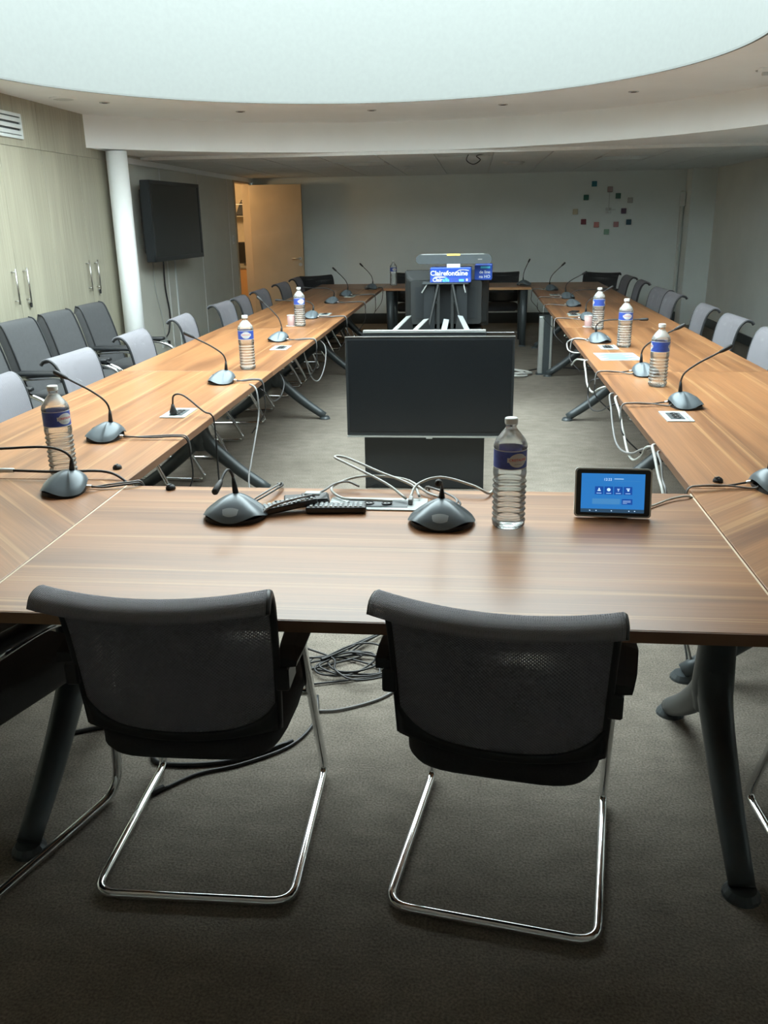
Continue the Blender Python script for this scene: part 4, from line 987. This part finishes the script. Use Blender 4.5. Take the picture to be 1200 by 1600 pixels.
patch(-0.058, 0.020, 0.038, 0.054, 'scr_pale', 'message_panel', sc, -0.0008); b2 = patch(0.025, 0.055, 0.038, 0.054, 'scr_tile', 'message_button', sc, -0.0008)
for z in (0.0485, 0.0450, 0.0415): patch(0.028, 0.050 if z > 0.043 else 0.040, z-0.0004, z+0.0004, 'scr_white', 'caption_line', sc, -0.0010)
for x in (-0.064, -0.046, -0.003, 0.046, 0.062): patch(x-0.0016, x+0.0016, 0.0180, 0.0205, 'scr_white', 'status_icon', sc, -0.0010)
obj('prop_stand', B(-0.05, 0.05, 0.03, 0.075, 0.0, 0.055, bev=0.006), 'bezel', t)
obj('cable', Tb(catmull([(0.07, 0.05, 0.02), (0.13, 0.12, 0.006), (0.20, 0.19, 0.008), (0.26, 0.225, 0.004), (0.28, 0.25, -0.04), (0.28, 0.26, -0.2)]), 0.0035, 6), 'whitecable', t, smooth=True)
def remote(label, x, y, rz, pitch=0.0, ln=0.18, z=TZ, cols=4, rows=11):
    t = thing('remote_control', label, 'remote', (x, y, z), rz, 'black remote controls')
    t.rotation_euler = (0, pitch, rz)
    obj('case', B(-ln/2, ln/2, -0.024, 0.024, 0.0, 0.022, bev=0.006, seg=2), 'bezel', t, smooth=False)
    for i in range(rows):
        for j in range(cols):
            xx = -ln/2+0.016+i*(ln-0.032)/(rows-1); yy = -0.016+j*0.032/(cols-1)
            o = obj('button', B(xx-0.0040, xx+0.0040, yy-0.0030, yy+0.0030, 0.022, 0.0245), 'micbtn' if (i+j) % 4 else 'white', t)
    return t
remote('black remote control on the near table, lying on its own to the right', -0.403, 2.432, R(4))
remote('black remote control leaning on the small black box', -0.545, 2.425, R(24), R(-6), 0.17, TZ+0.010)
t = thing('receiver_box', 'small flat black box under the leaning remote', 'box', (-0.512, 2.505, TZ), R(12))
obj('case', B(-0.065, 0.075, -0.035, 0.045, 0, 0.018, bev=0.004), 'bezel', t); obj('connector', B(-0.095, -0.065, 0.0, 0.008, 0.006, 0.012), 'black', t); obj('lid', B(-0.01, 0.07, -0.03, 0.04, 0.018, 0.022, bev=0.002), 'plastic', t)
t = thing('display_cable', 'grey video cable with a metal plug lying across the remotes', 'cable', (0, 0, TZ))
P = catmull([(-0.36, 2.64, 0.016), (-0.40, 2.645, 0.030), (-0.435, 2.60, 0.035), (-0.455, 2.53, 0.036), (-0.475, 2.465, 0.043), (-0.53, 2.41, 0.043), (-0.59, 2.378, 0.030), (-0.62, 2.35, 0.008)], 6)
obj('cord', tube(bmesh.new(), P, 0.0035, 8), 'cable', t, smooth=True)
obj('plug', tube(bmesh.new(), [(-0.612, 2.356, 0.012), (-0.645, 2.318, 0.007)], 0.0055, 8), 'black', t); obj('plug_tip', tube(bmesh.new(), [(-0.645, 2.318, 0.007), (-0.660, 2.300, 0.006)], 0.0045, 8), 'steel', t)
obj('tag_sleeve', B(-0.505, -0.455, 2.455, 2.485, 0.0405, 0.048, bev=0.003), 'micbtn', t)
for k, (x, y, lab) in enumerate(((-1.262, 2.865, 'small black cable clip on the left table beside the corner microphone'), (-0.985, 2.632, 'small black cable clip on the back edge of the near table'), (0.80, 2.80, 'small black cable clip on the near end of the right tables'))):
    t = thing('cable_clip', lab, 'cable clip', (x, y, TZ), R(-30*k), 'black cable clips')
    obj('body', La([(0, 0.016), (0.008, 0.016), (0.014, 0.011), (0.016, 0.004)], 14), 'black', t, smooth=True); obj('slot', B(-0.003, 0.003, -0.014, 0.004, 0.012, 0.018), 'leg', t)
def cable(label, pts, mat='whitecable', r=0.0042, k=6):
    o = obj('cable', tube(bmesh.new(), catmull(pts, k), r, 7), mat, smooth=True); return tag(o, label, 'cable', 'loose cables')
z = TZ
cable('white network cable looping off the back edge of the near table', [(-0.24, 2.50, z+0.014), (-0.30, 2.49, z+0.020), (-0.40, 2.53, z+0.012), (-0.445, 2.62, z+0.020), (-0.36, 2.71, z+0.030), (-0.22, 2.70, z+0.025), (-0.14, 2.60, z+0.012), (-0.10, 2.56, z+0.010)])
cable('white network cable crossing behind the second near microphone', [(-0.20, 2.52, z+0.016), (-0.27, 2.60, z+0.04), (-0.40, 2.72, z+0.065), (-0.46, 2.78, z+0.075), (-0.42, 2.79, z+0.07), (-0.30, 2.71, z+0.045), (-0.19, 2.62, z+0.03), (-0.16, 2.55, z+0.014)])
cable('white network cable arching beside the second near microphone', [(-0.19, 2.54, z+0.010), (-0.17, 2.61, z+0.035), (-0.10, 2.66, z+0.045), (0.0, 2.62, z+0.032), (0.05, 2.60, z+0.012), (0.07, 2.68, z-0.02), (0.07, 2.70, z-0.2)])
t = thing('network_plug', 'clear network plug at the socket tray on the near table', 'plug', (-0.185, 2.515, z+0.0045)); obj('plug_body', B(-0.007, 0.007, -0.02, 0.012, 0, 0.016, bev=0.002), 'cable', t); obj('boot', B(-0.006, 0.006, 0.012, 0.03, 0.002, 0.014, bev=0.003), 'whitecable', t)
# printed sheet on the right row
t = thing('printed_sheet', 'white printed sheet with blue text lying on the right tables', 'paper', (0.885, 5.50, z+0.0005), R(2))
obj('sheet', B(-0.125, 0.125, -0.155, 0.155, 0, 0.0008), 'sheet', t)
for k in range(9):
    y0 = -0.13+k*0.029
    obj('text_line', B(-0.105+0.02*(k % 3), 0.105-0.03*((k*2) % 3), y0, y0+0.012, 0.0008, 0.0011), 'printblue' if k % 4 != 3 else 'blue', t)
t = thing('mobile_phone', 'dark mobile phone lying by the third socket on the right tables', 'phone', (0.90, 8.18, z), R(70)); obj('case', B(-0.075, 0.075, -0.036, 0.036, 0, 0.009, bev=0.004), 'bezel', t); obj('screen', B(-0.068, 0.068, -0.032, 0.032, 0.009, 0.0095), 'screen', t)

# ------------------------------------------------------------------ hanging and floor cables
t = thing('tagged_cable', 'black cable with a white tag lying behind the near left corner microphone', 'cable', (0, 0, TZ))
obj('cord', Tb(catmull([(-2.02, 2.70, 0.006), (-1.78, 2.745, 0.020), (-1.60, 2.73, 0.028), (-1.42, 2.715, 0.030), (-1.27, 2.75, 0.024), (-1.185, 2.715, 0.010), (-1.155, 2.70, -0.03), (-1.15, 2.70, -0.15)]), 0.0048, 7), 'darkcable', t, smooth=True)
obj('tag', Tb([(-1.63, 2.733, 0.027), (-1.575, 2.728, 0.029)], [0.0085, 0.0085], 8), 'white', t, smooth=True)
xi = RX_0
cable('thick white cable hanging from the right table edge behind the tablet', [(xi+0.05, 3.36, 0.70), (xi-0.012, 3.30, 0.735), (xi-0.016, 3.23, 0.705), (xi-0.016, 3.13, 0.655), (xi-0.014, 3.05, 0.62), (xi, 2.95, 0.50), (xi+0.04, 2.86, 0.25), (xi+0.10, 2.82, 0.01)], r=0.0058)
cable('thinner white cable hanging beside the thick one behind the tablet', [(xi+0.06, 3.28, 0.70), (xi-0.008, 3.22, 0.73), (xi-0.010, 3.145, 0.704), (xi-0.010, 3.09, 0.655), (xi-0.008, 3.02, 0.62), (xi+0.02, 2.95, 0.40), (xi+0.09, 2.86, 0.01)], 'cable', 0.0042)
cable('white cable looping below the right tables beside the second microphone', [(xi+0.06, 4.30, 0.70), (xi-0.012, 4.25, 0.735), (xi-0.015, 4.08, 0.690), (xi-0.015, 3.92, 0.622), (xi-0.015, 3.79, 0.575), (xi-0.015, 3.65, 0.580), (xi-0.015, 3.49, 0.642), (xi-0.012, 3.40, 0.702), (xi+0.05, 3.37, 0.70)], r=0.0055)
cable('grey cable looping below the right tables beside the second microphone', [(xi+0.06, 4.40, 0.70), (xi-0.018, 4.37, 0.725), (xi-0.02, 4.30, 0.661), (xi-0.02, 4.22, 0.597), (xi-0.02, 4.10, 0.548), (xi-0.02, 3.91, 0.553), (xi-0.02, 3.66, 0.607), (xi-0.02, 3.46, 0.676), (xi+0.04, 3.42, 0.70)], 'cable', 0.0052)
cable('black cable looping low below the right tables beside the third microphone', [(xi+0.04, 4.98, 0.70), (xi-0.03, 5.02, 0.675), (xi-0.03, 5.12, 0.607), (xi-0.03, 5.09, 0.549), (xi-0.03, 4.91, 0.531), (xi-0.03, 4.59, 0.592), (xi-0.02, 4.38, 0.66), (xi+0.05, 4.34, 0.70)], 'darkcable', 0.0042)
cable('white cable curling up under the right tables beside the printed sheet', [(xi+0.05, 5.48, 0.70), (xi-0.018, 5.44, 0.725), (xi-0.02, 5.37, 0.672), (xi-0.02, 5.24, 0.609), (xi-0.02, 5.0, 0.612), (xi-0.02, 4.78, 0.672), (xi+0.01, 4.70, 0.70), (xi+0.06, 4.66, 0.70)], r=0.0058)
cable('white cable end sticking out under the right tables below the pale microphone', [(xi+0.10, 5.60, 0.69), (xi+0.0, 5.62, 0.70), (xi-0.03, 5.80, 0.675), (xi-0.04, 5.97, 0.612)], r=0.0055)
cable('white cable loop at the right table edge beside the pale microphone', [(0.80, 6.22, z+0.006), (xi+0.03, 6.28, z+0.012), (xi-0.015, 6.32, z-0.004), (xi-0.035, 6.38, z-0.035), (xi-0.035, 6.28, z-0.068), (xi-0.02, 6.05, z-0.055), (xi+0.03, 5.95, z-0.040)], r=0.0046)
cable('grey cable hanging from the left tables down behind the near microphone', [(LX1-0.02, 4.50, z+0.006), (LX1+0.025, 4.44, z-0.004), (LX1+0.04, 4.42, 0.677), (LX1+0.04, 4.41, 0.593), (LX1+0.04, 4.295, 0.482), (LX1+0.04, 4.19, 0.391), (LX1+0.05, 4.09, 0.310), (LX1+0.14, 3.85, 0.12), (LX1+0.25, 3.70, 0.008), (LX1+0.40, 3.70, 0.006)], 'cable', 0.0046)
cable('dark cable sagging under the left tables past the third microphone', [(LX1-0.05, 4.72, 0.70), (LX1+0.015, 4.70, 0.66), (LX1+0.02, 4.85, 0.585), (LX1+0.02, 5.05, 0.575), (LX1+0.01, 5.20, 0.63), (LX1-0.05, 5.28, 0.70)], 'darkcable', 0.0042)
cable('grey coiled cable hanging under the left tables beside the fourth microphone', [(LX1-0.05, 6.75, 0.70), (LX1+0.015, 6.72, 0.63), (LX1+0.02, 6.62, 0.50), (LX1+0.0, 6.45, 0.42), (LX1-0.03, 6.30, 0.48), (LX1-0.06, 6.2, 0.69)], 'cable', 0.0046)
cable('white cables bunched on the floor beside the service post', [(0.30, 9.1, 0.012), (0.42, 9.3, 0.03), (0.55, 9.05, 0.012), (0.40, 8.95, 0.03), (0.32, 9.25, 0.04), (0.50, 9.35, 0.012), (0.60, 9.15, 0.02), (0.45, 9.0, 0.04), (0.36, 9.2, 0.012)], r=0.012)
cable('black cable on the floor between the middle screen and the service post', [(0.1, 8.9, 0.006), (0.35, 8.95, 0.006), (0.6, 9.4, 0.006), (0.9, 9.6, 0.006), (1.3, 9.4, 0.006)], 'darkcable', 0.008)
cable('white cable falling from the near table behind the right chair', [(0.58, 2.60, 0.70), (0.52, 2.64, 0.55), (0.47, 2.66, 0.30), (0.44, 2.60, 0.06), (0.40, 2.5, 0.008), (0.2, 2.55, 0.006)], r=0.0042)
for k in range(5):
    rr_ = random.Random(40+k); pts = [(-0.74+0.03*k, 2.62+0.07*k, 0.007+0.006*k)]
    cx, cy, ra, rb_, tl = -0.47+0.02*k, 2.80+0.03*rr_.uniform(-1, 1), rr_.uniform(0.10, 0.17), rr_.uniform(0.07, 0.16), rr_.uniform(-0.5, 0.5)
    for i in range(8):
        q = 0.95*i+k*0.8; px_, py_ = ra*math.cos(q)*rr_.uniform(0.75, 1.1), rb_*math.sin(q)*rr_.uniform(0.75, 1.1)
        pts.append((cx+px_*math.cos(tl)-py_*math.sin(tl), cy+px_*math.sin(tl)+py_*math.cos(tl)+0.02*i/4, 0.007+0.006*k+0.004*(i % 2)))
    pts.append((-0.32+0.05*k, 3.15+0.05*k, 0.007))
    cable(f'black cable tangled on the floor under the near table, {lo9[k]} layer of the heap', pts, 'darkcable', 0.0038, 5)
cable('black floor cable ending in a plug by the left near chair', [(-0.52, 2.60, 0.006), (-0.50, 2.45, 0.006), (-0.55, 2.30, 0.006), (-0.68, 2.19, 0.006), (-0.80, 2.13, 0.006), (-0.88, 2.05, 0.006)], 'darkcable', 0.005)
cable('thick black floor cable looping behind the left near chair frame', [(-0.55, 2.32, 0.007), (-0.72, 2.20, 0.007), (-0.92, 2.17, 0.007), (-0.97, 2.24, 0.007), (-0.88, 2.36, 0.007), (-1.15, 2.36, 0.007), (-1.30, 2.30, 0.007)], 'darkcable', 0.007)
cable('grey floor cable curving left of the right near chair', [(-0.22, 3.1, 0.006), (-0.20, 2.80, 0.006), (-0.28, 2.62, 0.006), (-0.42, 2.52, 0.006), (-0.52, 2.50, 0.006)], 'cable', 0.0044)
tag(obj('cable_plug', tube(bmesh.new(), [(-0.88, 2.055, 0.009), (-0.91, 2.02, 0.009)], [0.009, 0.0085], 10), 'black'), 'black cable plug lying on the carpet under the left near chair', 'plug')
